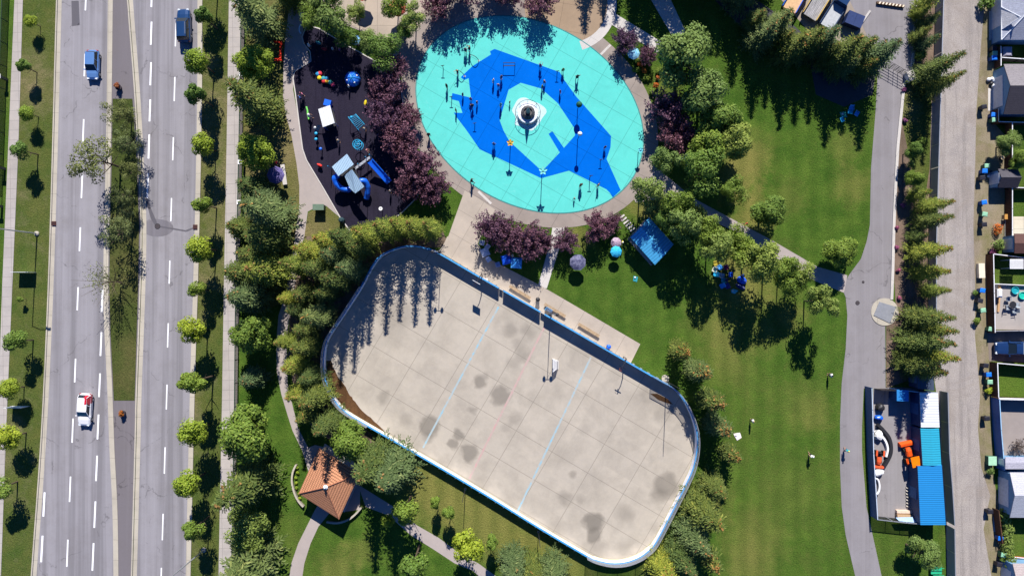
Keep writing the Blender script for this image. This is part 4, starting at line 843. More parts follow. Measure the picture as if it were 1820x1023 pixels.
# ---- tiled gazebo
q = roofpts([(530.5,876.5),(602.5,922),(639,841),(566.5,796)], 3.2); cg = sum(q, Vector())/4; ap = Vector((cg.x, cg.y, 5.0))
t = thing('gazebo', 'square gazebo with terracotta tiled pyramid roof and white finial', 'gazebo', (0, 0, 0))
def tile_mat(name, ax):
    m = NM(name, .85, .2); v = m.coord(ax); a = m.lines(v, 1, .34, .09); b = m.lines(v, 0, .26, .05); n = m.noise(v, 2.5, 5, .8)
    col = (.58, .27, .15); c = m.mix(m.ramp(n, .3, .7), scl(col, .78), scl(col, 1.12)); c = m.mix(m.math('MULTIPLY', a, .7), c, scl(col, .30)); c = m.mix(m.math('MULTIPLY', b, .35), c, scl(col, .5))
    wv = m.math('ADD', m.math('MULTIPLY', a, -1), m.math('MULTIPLY', b, -.6)); return m.out(c, wv, .08)
for i in range(4):
    a, b = q[i], q[(i+1) % 4]; ang = atan2((b-a).y, (b-a).x); m = MB(); dz = Vector((0, 0, -.12)); m.add([a, b, ap, a+dz, b+dz, ap+dz], [(0, 1, 2), (5, 4, 3), (0, 3, 4, 1)])
    m.build('roof_slope', tile_mat('terracotta_%d' % i, -ang), t); m = MB(); m.tube([a+Vector((0, 0, .02)), ap+Vector((0, 0, .05))], .07, 6); m.build('ridge', flat('ridge_tile', (.36, .15, .09), .8, .2, 0, .25, 5), t)
    p = a.lerp(cg, .14); m = MB(); m.box((p.x, p.y, 1.56), (.38, .38, 3.12), ang); m.build('column', flat('stucco', (.55, .45, .36)), t)
m = MB(); m.lathe([(.30, 4.9), (.34, 5.02), (.12, 5.15), (.2, 5.3), (.02, 5.6)], 12, (ap.x, ap.y)); m.build('finial', WHT, t)
m = MB(); m.prism([(p.x, p.y) for p in q], .0, .08); m.build('floor', M_LIGHTC, t)
for lab, ln in (('low curved stone wall left of the tiled gazebo', [(528,824),(522,838),(521,856),(526,876),(533,889),(541,898)]), ('low curved stone wall below the tiled gazebo', [(582,925),(600,927),(618,922),(632,912),(643,900)])):
    t = thing('garden_wall', lab, 'wall', (0, 0, 0)); m = MB(); m.strip(smooth_line(arr(P2(ln)), 4), .2, 0, .5); m.build('wall', M_RING, t); m = MB(); m.strip(smooth_line(arr(P2(ln)), 4), .26, .5, .58); m.build('coping', M_KERB, t)
# ---- fountain of the splash pad
t = thing('fountain', 'round stepped fountain with dark bowl and ring bar at the centre of the splash pad', 'fountain', W(938, 203)); fc = W(938, 203)
m = MB(); m.prism([((2.35+.35*sin(3*a+1)+.15*sin(7*a))*cos(a), (2.3+.3*sin(4*a))*sin(a)) for a in [i*pi/24 for i in range(48)]], .05, .062); m.build('spill_ring', flat('pale_stone', (.50, .66, .68), .3), t)
m = MB(); m.lathe([(1.5, .07), (1.5, .72), (1.0, .78), (.95, .6)], 36); m.build('basin', flat('white_stone', (.72, .74, .78), .6, .3, 0, .12), t)
m = MB(); m.lathe([(1.0, .7), (1.05, 1.0), (.65, 1.35), (.60, 1.15), (.1, 1.1)], 12); m.build('bowl', flat('dark_stone', (.08, .075, .08), .6, .4, 0, .3, 2), t)
m = MB(); m.lathe([(.36, 1.1), (.30, 2.2), (.02, 3.7)], 6); m.build('spire', flat('spire_stone', (.14, .15, .16), .5, .5, 0, .3), t)
def ringbar(rad, z, k=.03): return [(rad*cos(a), rad*sin(a), z) for a in [i*pi/18 for i in range(37)]]
m = MB(); m.tube(ringbar(1.82, 1.15), .035, 6, False); m.build('ring_bar', DARK, t)
for i in range(8): a = i*pi/4; m = MB(); m.tube([(1.82*cos(a), 1.82*sin(a), .05), (1.82*cos(a), 1.82*sin(a), 1.15), (1.4*cos(a), 1.4*sin(a), .9)], .025, 5); m.build('support', DARK, t)
# ---- water play features
def flower_spray(px, py, h, mat, label, n=5, r=.55):
    t = thing('flower_spray', label, 'water feature', W(px, py), 0, None); m = MB(); m.tube([(0, 0, 0), (0, 0, h)], .05, 8); m.build('stem', DARK, t)
    for i in range(n):
        a = 2*pi*i/n+.3; c_, s_ = cos(a), sin(a); w_ = .2; m = MB()
        p = [(0, 0, h-.05), (c_*r*.6-s_*w_, s_*r*.6+c_*w_, h+.12), (c_*r, s_*r, h+.02), (c_*r*.6+s_*w_, s_*r*.6-c_*w_, h+.12)]; m.add(p+[(x, y, z-.05) for x, y, z in p], [(0, 3, 2, 1), (4, 5, 6, 7), (0, 1, 5, 4), (1, 2, 6, 5), (2, 3, 7, 6), (3, 0, 4, 7)]); m.build('petal', mat, t)
    m = MB(); m.ball((0, 0, h+.05), .13, 10); m.build('bud', mat, t)
flower_spray(907, 262, 3.1, flat('yellow_petal', (.55, .33, .02)), 'yellow flower spray post standing on the blue paint below the fountain', 5)
flower_spray(963, 312, 3.9, flat('mint_petal', (.20, .62, .52)), 'pale green flower spray post at the tip of the blue painted shape', 5, .65)
flower_spray(1134, 272, 2.0, flat('aqua_petal', (.12, .5, .6)), 'small aqua flower spray post near the right edge of the splash pad', 5, .4)
def globe_post(px, py, h, r, mat, label):
    t = thing('globe_post', label, 'water feature', W(px, py)); m = MB(); m.tube([(0, 0, 0), (0, 0, h)], .05, 8); m.build('pole', DARK, t); m = MB(); m.ball((0, 0, h+r*.6), r, 16); m.build('globe', mat, t, True)
globe_post(1026.5, 248, 3.4, .33, flat('white_globe', (.8, .8, .8)), 'white globe on a tall post, right of the fountain')
globe_post(1026.5, 194, 2.2, .45, flat('green_globe', (.01, .09, .05)), 'dark green globe on a post, upper right of the fountain')
def spray_hoop(px, py, r, rz, label):
    t = thing('spray_hoop', label, 'water feature', W(px, py), rz); m = MB(); m.tube([(r*cos(a), 0, r*1.5*sin(a)) for a in [i*pi/14 for i in range(15)]], .045, 7); m.build('arch', DARK, t); m = MB()
    for s in (-1, 1): m.lathe([(.14, 0), (.14, .05)], 10, (s*r, 0))
    m.build('base_plate', STEEL, t)
spray_hoop(843, 104, .75, R(-28), 'dark spray hoop at the upper left of the splash pad')
spray_hoop(819, 131, .7, R(-35), 'smaller spray hoop with yellow tip at the left of the splash pad')
t = thing('water_frame', 'rectangular spray frame standing on the blue paint above the fountain', 'water feature', W(905, 117)); m = MB(); m.tube([(-.85, 0, 0), (-.85, 0, 1.25), (.85, 0, 1.25), (.85, 0, 0)], .05, 7); m.build('frame', DARK, t); m = MB(); m.box((0, 0, .03), (1.8, .1, .06)); m.build('base_bar', DARK, t)
for i, (x, y, h) in enumerate([(788,122,1.2),(803,176,1.1),(990,131,1.1),(1048,316,1.7),(844,222,.9),(1067,286,1.0)]):
    t = thing('spray_post', f'thin dark spray post on the splash pad floor, {ordn(sorted([788,803,844,990,1048,1067]).index(x))} of six from the left', 'water feature', W(x, y), 0, 'thin spray posts on the splash pad'); m = MB(); m.tube([(0, 0, 0), (0, 0, h)], .05, 7); m.build('post', DARK, t); m = MB(); m.tube([(-.25, 0, h), (.25, .05, h+.05)], .05, 6); m.build('nozzle', DARK, t)
# ---- playground equipment
def roof_quad(t, pts, z, mat, th=.06, name='roof'):
    p = [W(a[0], a[1], z if not isinstance(z, (list, tuple)) else z[i]) for i, a in enumerate(pts)]; n = len(p); dz = Vector((0, 0, -th)); m = MB()
    m.add(p+[v+dz for v in p], [tuple(range(n)), tuple(reversed(range(n, 2*n)))]+[(i, (i+1) % n, (i+1) % n+n, i+n) for i in range(n)]); return m.build(name, mat, t), p
PWR = metal_roof('white_play_roof', (.78, .80, .82), R(-15), .5, .04); PGR = metal_roof('blue_play_roof', (.36, .52, .68), R(30), .3, .05)
t = thing('play_tower', 'small play tower with white roof at the left of the dark playground', 'play tower', (0, 0, 0))
_, p = roof_quad(t, [(565.6,194),(586.5,187),(594.7,218.4),(573.8,226)], 2.5, PWR)
for a in p: b = a.lerp(sum(p, Vector())/4, .1); m = MB(); m.tube([(b.x, b.y, 0), (b.x, b.y, 2.48)], .05, 6); m.build('post', PBLUE, t)
m = MB(); m.prism([(v.x, v.y) for v in p], 1.0, 1.08); m.build('deck', DARK, t)
m = MB(); a = W(583, 184, .8); m.box((a.x, a.y, .8), (1.0, .9, .9), R(-15)); m.build('side_panel', PBLUE, t)
a, b = W(567, 222, 1.0), W(561, 236, .2); m = MB(); m.add([(a.x-.3, a.y, 1.0), (a.x+.3, a.y, 1.0), (b.x+.3, b.y, .15), (b.x-.3, b.y, .15), (a.x-.3, a.y, .9), (a.x+.3, a.y, .9), (b.x+.3, b.y, .05), (b.x-.3, b.y, .05)], [(0, 1, 2, 3), (7, 6, 5, 4), (0, 3, 7, 4), (1, 5, 6, 2), (2, 6, 7, 3)]); m.build('slide', flat('grey_slide', (.25, .28, .33), .4), t)
t = thing('play_tower', 'large blue climbing tower with two pale metal roofs, tube slides and straight slide', 'play tower', (0, 0, 0))
for pts, z in (([(589.8,296.4),(616.7,273.4),(628.8,292),(601.3,313)], 3.2), ([(625.5,300.8),(623.8,320.6),(631.4,343.6),(647.5,331.6)], [3.6, 3.0, 3.0, 3.6]), ([(625.5,300.8),(612,312),(622,335),(631.4,343.6),(624,321)], [3.6, 2.7, 2.7, 2.9, 3.0])):
    _, p = roof_quad(t, pts, z, PGR)
    for a in p[:4]: b = a.lerp(sum(p, Vector())/len(p), .12); m = MB(); m.tube([(b.x, b.y, 0), (b.x, b.y, b.z-.05)], .05, 6); m.build('post', DARK, t)
m = MB(); m.prism(arr([W(x, y, 1.4) for x, y in [(593,297),(617,277),(628,293),(645,330),(631,341),(617,316),(602,311)]]), 1.4, 1.48); m.build('deck', DARK, t)
def tube_slide(pts, r):
    m = MB(); q = [W(a, b, z) for a, b, z in pts]; Q = []
    for i in range(len(q)-1):
        for j in range(5):
            k = j/5; p0, p1, p2, p3 = q[max(i-1, 0)], q[i], q[i+1], q[min(i+2, len(q)-1)]; Q.append(.5*((2*p1)+(p2-p0)*k+(2*p0-5*p1+4*p2-p3)*k*k+(3*p1-p0-3*p2+p3)*k**3))
    Q.append(q[-1]); m.tube(Q, [r*(1.08 if i % 5 == 0 else 1) for i in range(len(Q))], 12); m.build('tube_slide', PBLUE, t, True)
tube_slide([(601,311,2.2),(595,317,2.1),(598,327,1.8),(607,335,1.5),(618,337,1.2),(626,332,.9),(624,322,.5)], .42)
tube_slide([(640,322,2.2),(648,322,2.0),(653,331,1.5),(653,343,1.0),(651,352,.5)], .42)
a, b = W(658, 286, 1.9), W(692, 324, .35); d = (b-a); nrm = Vector((-d.y, d.x, 0)).normalized(); m = MB()
for s0, s1, h0 in ((-.42, .42, 0), (-.48, -.36, .22), (.36, .48, .22)):
    vs = [a+nrm*s0+Vector((0, 0, h0)), a+nrm*s1+Vector((0, 0, h0)), b+nrm*s1+Vector((0, 0, h0)), b+nrm*s0+Vector((0, 0, h0))]; vs += [v-Vector((0, 0, h0+.06)) for v in vs]; m.add(vs, [(0, 1, 2, 3), (7, 6, 5, 4), (0, 4, 5, 1), (1, 5, 6, 2), (2, 6, 7, 3), (3, 7, 4, 0)])
m.build('straight_slide', PBLUE, t)
m = MB()
for u in range(7): p0 = W(630+u*4.2, 300-u*3.2, 1.5); m.box((p0.x, p0.y, 1.45), (.45, .35, .06), R(30))
m.build('bridge', STEEL, t)
for x, y in ((655,284),(662,280),(642,296),(590,300),(598,318)): p0 = W(x, y, 0); m = MB(); m.tube([p0, p0+Vector((0, 0, 2.3))], .06, 6); m.build('post', PCY, t)
t = thing('spiral_climber', 'light blue spiral ring climber above the climbing tower', 'climber', W(641, 262))
for r_, z in ((.66, 2.2), (.36, 2.3), (.66, 1.2)): m = MB(); m.tube([(r_*cos(a), r_*sin(a), z) for a in [i*pi/12 for i in range(25)]], .05, 6, False); m.build('ring', PCY, t)
m = MB(); m.tube([(0, 0, 0), (0, 0, 2.4)], .07, 8); m.build('mast', PCY, t)
for i in range(6): a = i*pi/3; m = MB(); m.tube([(0, 0, 2.35), (.66*cos(a), .66*sin(a), 2.2)], .03, 5); m.build('spoke', PCY, t)
t = thing('ladder_climber', 'cyan arched ladder climber in the middle of the playground', 'climber', (0, 0, 0)); a0, a1, b0_, b1 = W(619,208,1.6), W(632,203,1.6), W(637,231,1.6), W(648,221,1.6)
for a, b in ((a0, b0_), (a1, b1)): m = MB(); m.tube([Vector((a.x, a.y, 0)), a, (a+b)/2+Vector((0, 0, .35)), b, Vector((b.x, b.y, 0))], .05, 7); m.build('side_rail', PCY, t)
for i in range(9): k = (i+.5)/9; m = MB(); zz = .35*(1-(2*k-1)**2); m.tube([a0.lerp(b0_, k)+Vector((0, 0, zz)), a1.lerp(b1, k)+Vector((0, 0, zz))], .035, 5); m.build('rung', PCY, t)
m = MB(); m.ball((a0.x+.5, a0.y-.1, 1.8), .22, 10); m.build('knob', PCY, t)
t = thing('climbing_dome', 'bright blue climbing dome in the upper playground', 'climbing dome', W(628, 142)); m = MB(); m.ball((0, 0, .35), 1.15, 18, .75); m.build('shell', cloth('dome_blue', (.005, .07, .62), (.04, .25, .85)), t, True)
for i in range(6): a = i*pi/3; m = MB(); m.tube([(1.2*cos(a)*cos(b), 1.2*sin(a)*cos(b), .35+.93*sin(b)) for b in [k*pi/12 for k in range(7)]], .035, 5); m.build('hoop', PCY, t)
for i in range(4): a = i*1.6+.4; m = MB(); m.ball((.8*cos(a), .8*sin(a), .95), .14, 8); m.build('hand_hold', WHT, t)
blk = [(570,132,(.6,.03,.06),'red'),(569,140,(.75,.55,.02),'yellow'),(566,133,(.02,.25,.5),'blue'),(576,141,(.03,.3,.35),'teal'),(582,146,(.8,.4,.02),'orange'),(577,146,(.5,.02,.03),'crimson'),(588,148,(.03,.3,.25),'green'),(593,152,(.6,.05,.12),'pink'),(582,141,(.02,.2,.4),'navy')]
for i, (x, y, c_, n_) in enumerate(blk):
    t = thing('play_stool', f'{n_} mushroom stool in the bent row of coloured stools', 'play stool', W(x, y), 0, 'coloured play stools'); m = MB(); m.lathe([(.1, 0), (.1, .35)], 8); m.build('stem', DARK, t); m = MB(); m.lathe([(.30, .33), (.33, .42), (.2, .52), (.02, .55)], 12); m.build('cap', flat('stool_'+n_, c_), t)
for x, y, c_, n_ in ((651,185,(.8,.6,.02),'yellow spring rider beside the purple trees'), (570,295,(.75,.04,.03),'red spring rider left of the climbing tower'), (578,90,(.35,.02,.03),'dark red spring rider in the shade at the upper playground'), (568,79,(.03,.22,.28),'teal spring rider in the shade at the top of the playground')):
    t = thing('spring_rider', n_, 'spring rider', W(x, y), rr.uniform(0, 3)); m = MB(); m.lathe([(.12, 0), (.1, .4)], 8); m.build('spring', DARK, t)
    m = MB(); m.loft([[(xx+sx_*.0, w_*cos(a), .6+hh*sin(a)) for a in [k*pi/4 for k in range(8)]] for xx, w_, hh, sx_ in ((-.42, .05, .08, 0), (-.25, .2, .2, 0), (.1, .22, .16, 0), (.3, .14, .28, 0), (.42, .06, .1, 0))]); m.build('body', flat('rider_'+n_[:6], c_), t, True)
    m = MB(); m.box((0, 0, .5), (.3, .7, .05)); m.build('footrest', DARK, t)
t = thing('caterpillar_tunnel', 'long wavy bright green caterpillar bench at the left of the playground', 'play bench', (0, 0, 0)); m = MB(); m.tube([W(x, y, .35) for x, y in smooth_line([(544.5,190),(546.5,197),(547,204),(549,213)], 5)], .13, 8); m.build('body', flat('lime', (.18, .65, .12)), t, True)
for x, y in ((545.5,192),(547,203),(548.5,211)): p0 = W(x, y, 0); m = MB(); m.tube([p0, p0+Vector((0, 0, .3))], .05, 6); m.build('leg', DARK, t)
for i, (x, y, mt) in enumerate([(565,240,PCY),(565,250,PCY),(573,267,PBLUE),(563,230,STEEL)]):
    t = thing('play_panel_post', f'blue drum post standing left of the towers, {ordn([230,240,250,267].index(y))} from the top', 'play post', W(x, y), 0, 'drum posts in the playground'); m = MB(); m.tube([(0, 0, 0), (0, 0, .9)], .07, 7); m.build('post', DARK, t); m = MB(); m.ball((0, 0, 1.0), .24, 12, .6); m.build('drum', mt, t, True)
t = thing('clock_post', 'small white disc on a short post at the lower playground', 'post', W(680, 373)); m = MB(); m.tube([(0, 0, 0), (0, 0, 1.5)], .05, 6); m.build('post', DARK, t); m = MB(); m.lathe([(.28, 1.5), (.28, 1.56)], 16); m.build('disc', WHT, t); m = MB(); m.box((0, .02, 1.58), (.07, .26, .03)); m.build('mark', DARK, t)
# orange slide thing by the path
t = thing('red_play_frame', 'bright red play frame half hidden by trees left of the park path', 'play frame', W(492, 94)); RED = flat('signal_red', (.70, .03, .01), .4)
m = MB(); m.box((.2, 1.2, 1.1), (1.6, .35, .12)); m.box((.95, 0, 1.1), (.3, 2.8, .12), R(-4)); m.box((.6, -1.4, 1.1), (1.0, .3, .12)); m.build('top_beam', RED, t)
for x, y in ((-.5, 1.2), (.95, 1.2), (.85, -1.3), (.2, -1.4)): m = MB(); m.tube([(x, y, 0), (x, y, 1.1)], .06, 6); m.build('leg', RED, t)
t = thing('stroller_canopy', 'pale blue crescent sculpture in the shade by the playground corner', 'sculpture', W(541, 56)); m = MB(); m.tube([(.5*cos(a), .75*sin(a), .9) for a in [pi*.65+i*pi*.7/8 for i in range(9)]], .09, 7); m.build('arc', flat('pale_blue', (.4, .6, .8)), t); m = MB(); m.tube([(-.5, 0, 0), (-.5, 0, .9)], .04, 6); m.build('post', DARK, t)
# ---- vehicles
def paint(name, col, metal=.3, rough=.28):
    m = NM(name, rough, .6); m.b.inputs['Metallic'].default_value = metal; m.b.inputs['Coat Weight'].default_value = .6; m.b.inputs['Coat Roughness'].default_value = .08
    n = m.noise(m.coord(), 1.5, 3); return m.out(m.mix(m.ramp(n, .3, .7), scl(col, .92), col))
def car(kind, loc, rz, body, label, L=4.5, Wd=1.82, H=1.45, group=None, patch=None):
    """+x is the front"""
    t = thing(kind, label, 'car', loc, rz, group); h2 = Wd/2
    def sec(x, w, z0, z1, k=.12):
        return [(x, -w+k, z0), (x, -w, z0+k*1.2), (x, -w, z1-k*1.6), (x, -w+k*1.4, z1-k*.3), (x, -w*.4, z1), (x, w*.4, z1), (x, w-k*1.4, z1-k*.3), (x, w, z1-k*1.6), (x, w, z0+k*1.2), (x, w-k, z0)]
    bz = H*.62; F_ = L/2
    prof = [(-F_, h2*.78, .42, bz*.85), (-F_+.12, h2*.92, .30, bz*.97), (-F_+.6, h2*.99, .22, bz*1.02), (-.4, h2, .2, bz*1.04), (F_*.30, h2, .2, bz*1.0), (F_*.62, h2*.99, .22, bz*.95), (F_-.28, h2*.93, .26, bz*.84), (F_-.08, h2*.82, .32, bz*.70), (F_, h2*.66, .42, bz*.60)]
    m = MB(); m.loft([sec(*p) for p in prof]); m.build('body', body, t, False)
    xr, xb, xf, xw = (-F_+.22, -F_+.62, F_*.08, F_*.42) if kind != 'pickup_truck' else (-F_*.22, -F_*.12, F_*.12, F_*.40)
    cw = h2*.90; rw = h2*.74
    m = MB(); lo = bz*.98; hi = H-.04
    def cs(x, w, z): return [(x, -w, z), (x, w, z)]
    V = [(xr, -cw, lo), (xr, cw, lo), (xb, -rw, hi), (xb, rw, hi), (xf, -rw, hi), (xf, rw, hi), (xw, -cw*.98, lo-.02), (xw, cw*.98, lo-.02)]
    m.add(V, [(0, 1, 3, 2), (2, 3, 5, 4), (4, 5, 7, 6), (0, 2, 4, 6), (1, 7, 5, 3), (0, 6, 7, 1)]); m.build('windows', GLASS, t)
    m = MB(); m.loft([[(x, -w, hi-.06), (x, -w*.98, hi+.01), (x, -w*.5, hi+.05), (x, w*.5, hi+.05), (x, w*.98, hi+.01), (x, w, hi-.06)] for x, w in ((xb-.08, rw*.97), (xb+.15, rw*1.03), ((xb+xf)/2, rw*1.04), (xf-.12, rw*1.02), (xf+.03, rw*.94))]); m.build('roof', body, t)
    for s in (-1, 1):
        for x0, x1, kk in ((xb-.05, xr, 0), (xf, xw, 0), ((xb+xf)/2, (xr+xw)/2+.05, 1)):
            m = MB(); m.tube([(x0, s*rw*1.0, hi), (x1, s*cw*1.0, lo+.01)], .045, 5); m.build('pillar', body, t)
        m = MB(); m.box((xw-.12, s*(h2+.10), bz*1.02), (.16, .22, .14)); m.build('mirror', body, t)
        m = MB(); m.box((F_-.16, s*h2*.66, bz*.70), (.26, .34, .12), -s*.3); m.build('headlight', flat('lamp_clear', (.7, .75, .8), .1, .8), t)
        m = MB(); m.box((-F_+.07, s*h2*.74, bz*.80), (.12, .30, .16)); m.build('tail_light', flat('lamp_red', (.45, .01, .01), .2, .6), t)
        for x in (-L*.30, L*.31):
            m = MB(); m.tube([(x, s*(h2-.20), .33), (x, s*(h2+.01), .33)], .33, 18); wh = m.build('wheel', TYRE, t); m = MB(); m.tube([(x, s*(h2+.0), .33), (x, s*(h2+.02), .33)], .2, 14); m.build('rim', STEEL, wh)
    return t, (xr, xb, xf, xw, rw, cw, lo, hi, h2, bz, F_)
car('parked_car' if 0 else 'hatchback', W(169.5, 118), R(-90)+R(-1), paint('ice_blue_paint', (.14, .30, .62)), 'light blue hatchback driving down the left-hand road', 4.3, 1.8, 1.5)
t, G_ = car('suv', W(331, 49), R(92), paint('navy_paint', (.015, .06, .17)), 'dark blue estate driving up the right-hand road beneath the kerb tree', 4.95, 1.9, 1.75)
for s in (-1, 1): m = MB(); m.tube([(G_[1]+.2, s*G_[4]*.9, G_[7]+.1), (G_[2]-.1, s*G_[4]*.9, G_[7]+.1)], .03, 5); m.build('roof_rail', STEEL, t)
RP = paint('red_paint', (.62, .012, .03), 0, .3)
t, G_ = car('hatchback', W(156, 726), R(-90)+R(-3), paint('white_paint_car', (.80, .80, .82), 0, .25), 'white hatchback with red rear quarter driving down the left-hand road', 4.75, 1.85, 1.55)
xr, xb, xf, xw, rw, cw, lo, hi, h2, bz, F_ = G_
m = MB(); m.prism([(xr+.05, rw*.35), (xb+.1, rw*.62), (xb+.9, rw*.55), (xb+.8, rw*1.0), (xb-.06, rw*.98)], hi+.052, hi+.062); m.build('red_roof_panel', RP, t)
m = MB(); m.add([(xr-.02, cw*.30, lo+.04), (xr-.02, cw*1.02, lo+.04), (xb-.08, rw*.97, hi), (xb-.08, rw*.3, hi)], [(0, 1, 2, 3)]); m.add([(xr-.02, cw*1.02, lo+.04), (xb+1.0, cw*1.03, lo+.03), (xb+.7, rw*1.06, hi), (xb-.08, rw*1.0, hi)], [(0, 1, 2, 3)]); m.build('red_side_panel', RP, t)
m = MB(); m.box((-F_+.75, h2*1.0, bz*.75), (1.3, .03, bz*.4)); m.build('red_door_panel', RP, t)
t, G_ = car('pickup_truck', W(1796, 618), R(180), paint('deep_blue_paint', (.015, .05, .16)), 'dark blue pickup parked between the brown garden fences', 5.6, 1.95, 1.8)
m = MB(); m.box((-1.9, 0, G_[9]+.03), (1.7, 1.7, .05)); m.build('bed_cover', flat('bed_grey', (.2, .24, .28)), t)
# trucks parked at the top right
def flatbed(px, py, rz, label, L, Wd, bed, cabmat, side):
    t = thing('flatbed_truck', label, 'truck', W(px, py), rz)
    m = MB(); m.box((-.6, 0, .95), (L-2.0, Wd, .14)); m.build('bed', bed, t)
    for s in (-1, 1): m = MB(); m.box((-.6, s*Wd/2, 1.2), (L-2.0, .06, .4)); m.build('side_board', side, t)
    m = MB(); m.loft([[(x, -w, .5), (x, -w, z), (x, -w*.85, z+dz), (x, w*.85, z+dz), (x, w, z), (x, w, .5)] for x, w, z, dz in ((L/2-1.9, 1.0, 1.2, .8), (L/2-1.0, 1.0, 1.2, .8), (L/2-.6, .98, 1.1, .15), (L/2, .88, .95, .1))]); m.build('cab', cabmat, t)
    m = MB(); m.box((L/2-.78, 0, 1.58), (.5, 1.6, .35)); m.build('windscreen', GLASS, t)
    for s in (-1, 1):
        for x in (L/2-.9, -L/2+1.2): m = MB(); m.tube([(x, s*(Wd/2-.28), .42), (x, s*(Wd/2), .42)], .42, 16); m.build('wheel', TYRE, t)
    return t
def plank_mat(name, col, rot): m = NM(name, .9, .2); v = m.coord(rot); n = m.noise(m.coord(rot, (.12, 1, 1)), 6, 4, .8); c = m.mix(m.ramp(n, .3, .7), scl(col, .45), scl(col, 1.25)); return m.out(m.mix(m.lines(v, 1, .22, .03), c, scl(col, .2)))
flatbed(1452, 4, R(58), 'flatbed truck with weathered grey plank bed at the top edge', 7.0, 2.3, plank_mat('grey_planks', (.38, .37, .38), R(0)), flat('cab_grey', (.3, .3, .33)), flat('side_yellow', (.65, .45, .12)))
flatbed(1478, 26, R(58), 'dark blue truck with pale open bed, left of the blue dumpster', 6.0, 2.1, flat('pale_bed', (.42, .44, .46)), paint('truck_navy', (.02, .06, .16)), flat('rail_navy', (.04, .07, .14)))
flatbed(1412, -4, R(60), 'orange and blue flatbed truck cut by the top edge', 6.0, 2.2, flat('orange_bed', (.6, .38, .2)), PBLUE, PBLUE)
t = thing('dumpster', 'navy blue steel dumpster between the trucks and the tall spruces', 'dumpster', W(1512, 41), R(-22)); m = MB(); m.loft([[(x, -.8, .1), (x, -.95, 1.3), (x, .95, 1.3), (x, .8, .1)] for x in (-1.25, 1.25)]); m.build('body', flat('navy_steel', (.015, .03, .10), .5), t)
for s in (-1, 1): m = MB(); m.box((s*.63, 0, 1.34), (1.22, 1.9, .05)); m.build('lid', flat('navy_lid', (.03, .05, .14), .4), t)
t = thing('striped_barrier', 'brown and white striped concrete barrier at the top of the lane', 'barrier', W(1581, 9.5), R(-8)); m = MB(); m.loft([[(x, -.22, 0), (x, -.15, .35), (x, .15, .35), (x, .22, 0)] for x in (-2.05, 2.05)]); m.build('block', flat('barrier_brown', (.12, .07, .04)), t)
m = MB()
for i in range(8): x = -1.8+i*.5; m.add([(x, -.17, .353), (x+.22, -.17, .353), (x+.36, .16, .353), (x+.14, .16, .353)], [(0, 1, 2, 3)])
m.build('stripes', flat('barrier_white', (.85, .72, .55)), t)
t = thing('lane_kerb_bar', 'long pale concrete bar lying beside the dumpster', 'kerb bar', (0, 0, 0)); m = MB(); m.strip(arr(P2([(1546,20),(1522,54)])), .28, 0, .18); m.build('bar', M_LIGHTC, t)
# ---- fences
def fence(line, h, label, panel, post=DARK, cap=None, capz=.06, name='fence', every=2.4, th=.05, z0=.05, capw=.12, pw=.09):
    P = arr(P2(line)) if not isinstance(line[0], Vector) else arr(line); t = thing(name, label, 'fence', (P[0][0], P[0][1], 0)); o = Vector(P[0]); P = [(x-o.x, y-o.y) for x, y in P]
    m = MB(); m.strip(P, th, z0, h); m.build('panel', panel, t)
    m = MB(); m.strip(P, capw, h, h+capz); m.build('top_rail', cap or post, t); n = 0
    for i in range(len(P)-1):
        a, b = Vector(P[i]), Vector(P[i+1]); k = max(1, int((b-a).length/every))
        for j in range(k+(i == len(P)-2)):
            if n > 90: break
            p = a.lerp(b, j/k); m = MB(); m.box((p.x, p.y, (h+.05)/2), (pw, pw, h+.05)); m.build('post', post, t); n += 1
    return t
SLAT = alpha_mat('privacy_slats', (.22, .26, .32), .86)
for i, ln in enumerate([[(1665,-60),(1660,100)],[(1660,102),(1654,300)],[(1654,302),(1650,440),(1650,560)],[(1650,562),(1658,655)],[(1670,694),(1673,800),(1678,860),(1682,925)],[(1682,932),(1684,1060)]]):
    fence(ln, 1.9, f'grey slatted chain-link fence along the gravel alley, {ordn(i)} stretch from the top', SLAT, STEEL, STEEL, .04, 'slatted_fence', 3.0, .03)
IRON = alpha_mat('iron_pickets', (.02, .03, .02), .45)
fence([(437,-40),(432,255),(426,515),(424,720),(418,1060)], 1.5, 'thin dark green railing along the right-hand sidewalk', IRON, flat('rail_green', (.02, .05, .03)), None, .05, 'railing', 3.0, .02)
fence([(18,-40),(10,200),(4,350)], 1.5, 'thin dark railing left of the left-hand sidewalk', IRON, flat('rail_green', (.02, .05, .03)), None, .05, 'railing', 3.0, .02)
for i, (x, y) in enumerate([(437,138),(435,292),(433,362),(13,142),(9,300),(4,367),(40,-10)][:6]):
    j = [138, 292, 362].index(y) if i < 3 else [142, 300, 367].index(y)
    p = W(x, y); t = thing('lantern_pillar', f'square pillar with white cap on the {"right" if i < 3 else "left"} sidewalk fence, {ordn(j)} from the top', 'pillar', p, 0, 'white-capped fence pillars'); m = MB(); m.box((0, 0, .85), (.34, .34, 1.7)); m.build('shaft', flat('dark_brick', (.05, .06, .05)), t); m = MB(); m.box((0, 0, 1.76), (.62, .62, .12)); m.build('cap', WHT, t); m = MB(); m.lathe([(.12, 1.82), (.12, 1.95)], 10); m.build('lamp', DARK, t)
NAVY = flat('navy_planks', (.03, .09, .20), .6, .3, 0, .2)
fence([(1537,686),(1540,800),(1547,915)], 2.0, 'tall dark blue plank fence on the lane side of the storage yard', NAVY, NAVY, flat('pale_cap', (.45,.52,.62)), .04, 'plank_fence')
fence([(1548,915),(1600,921),(1640,924)], 1.9, 'chain-link fence at the lower end of the storage yard', NETB, STEEL, None, .05, 'wire_fence', 1.9, .02)
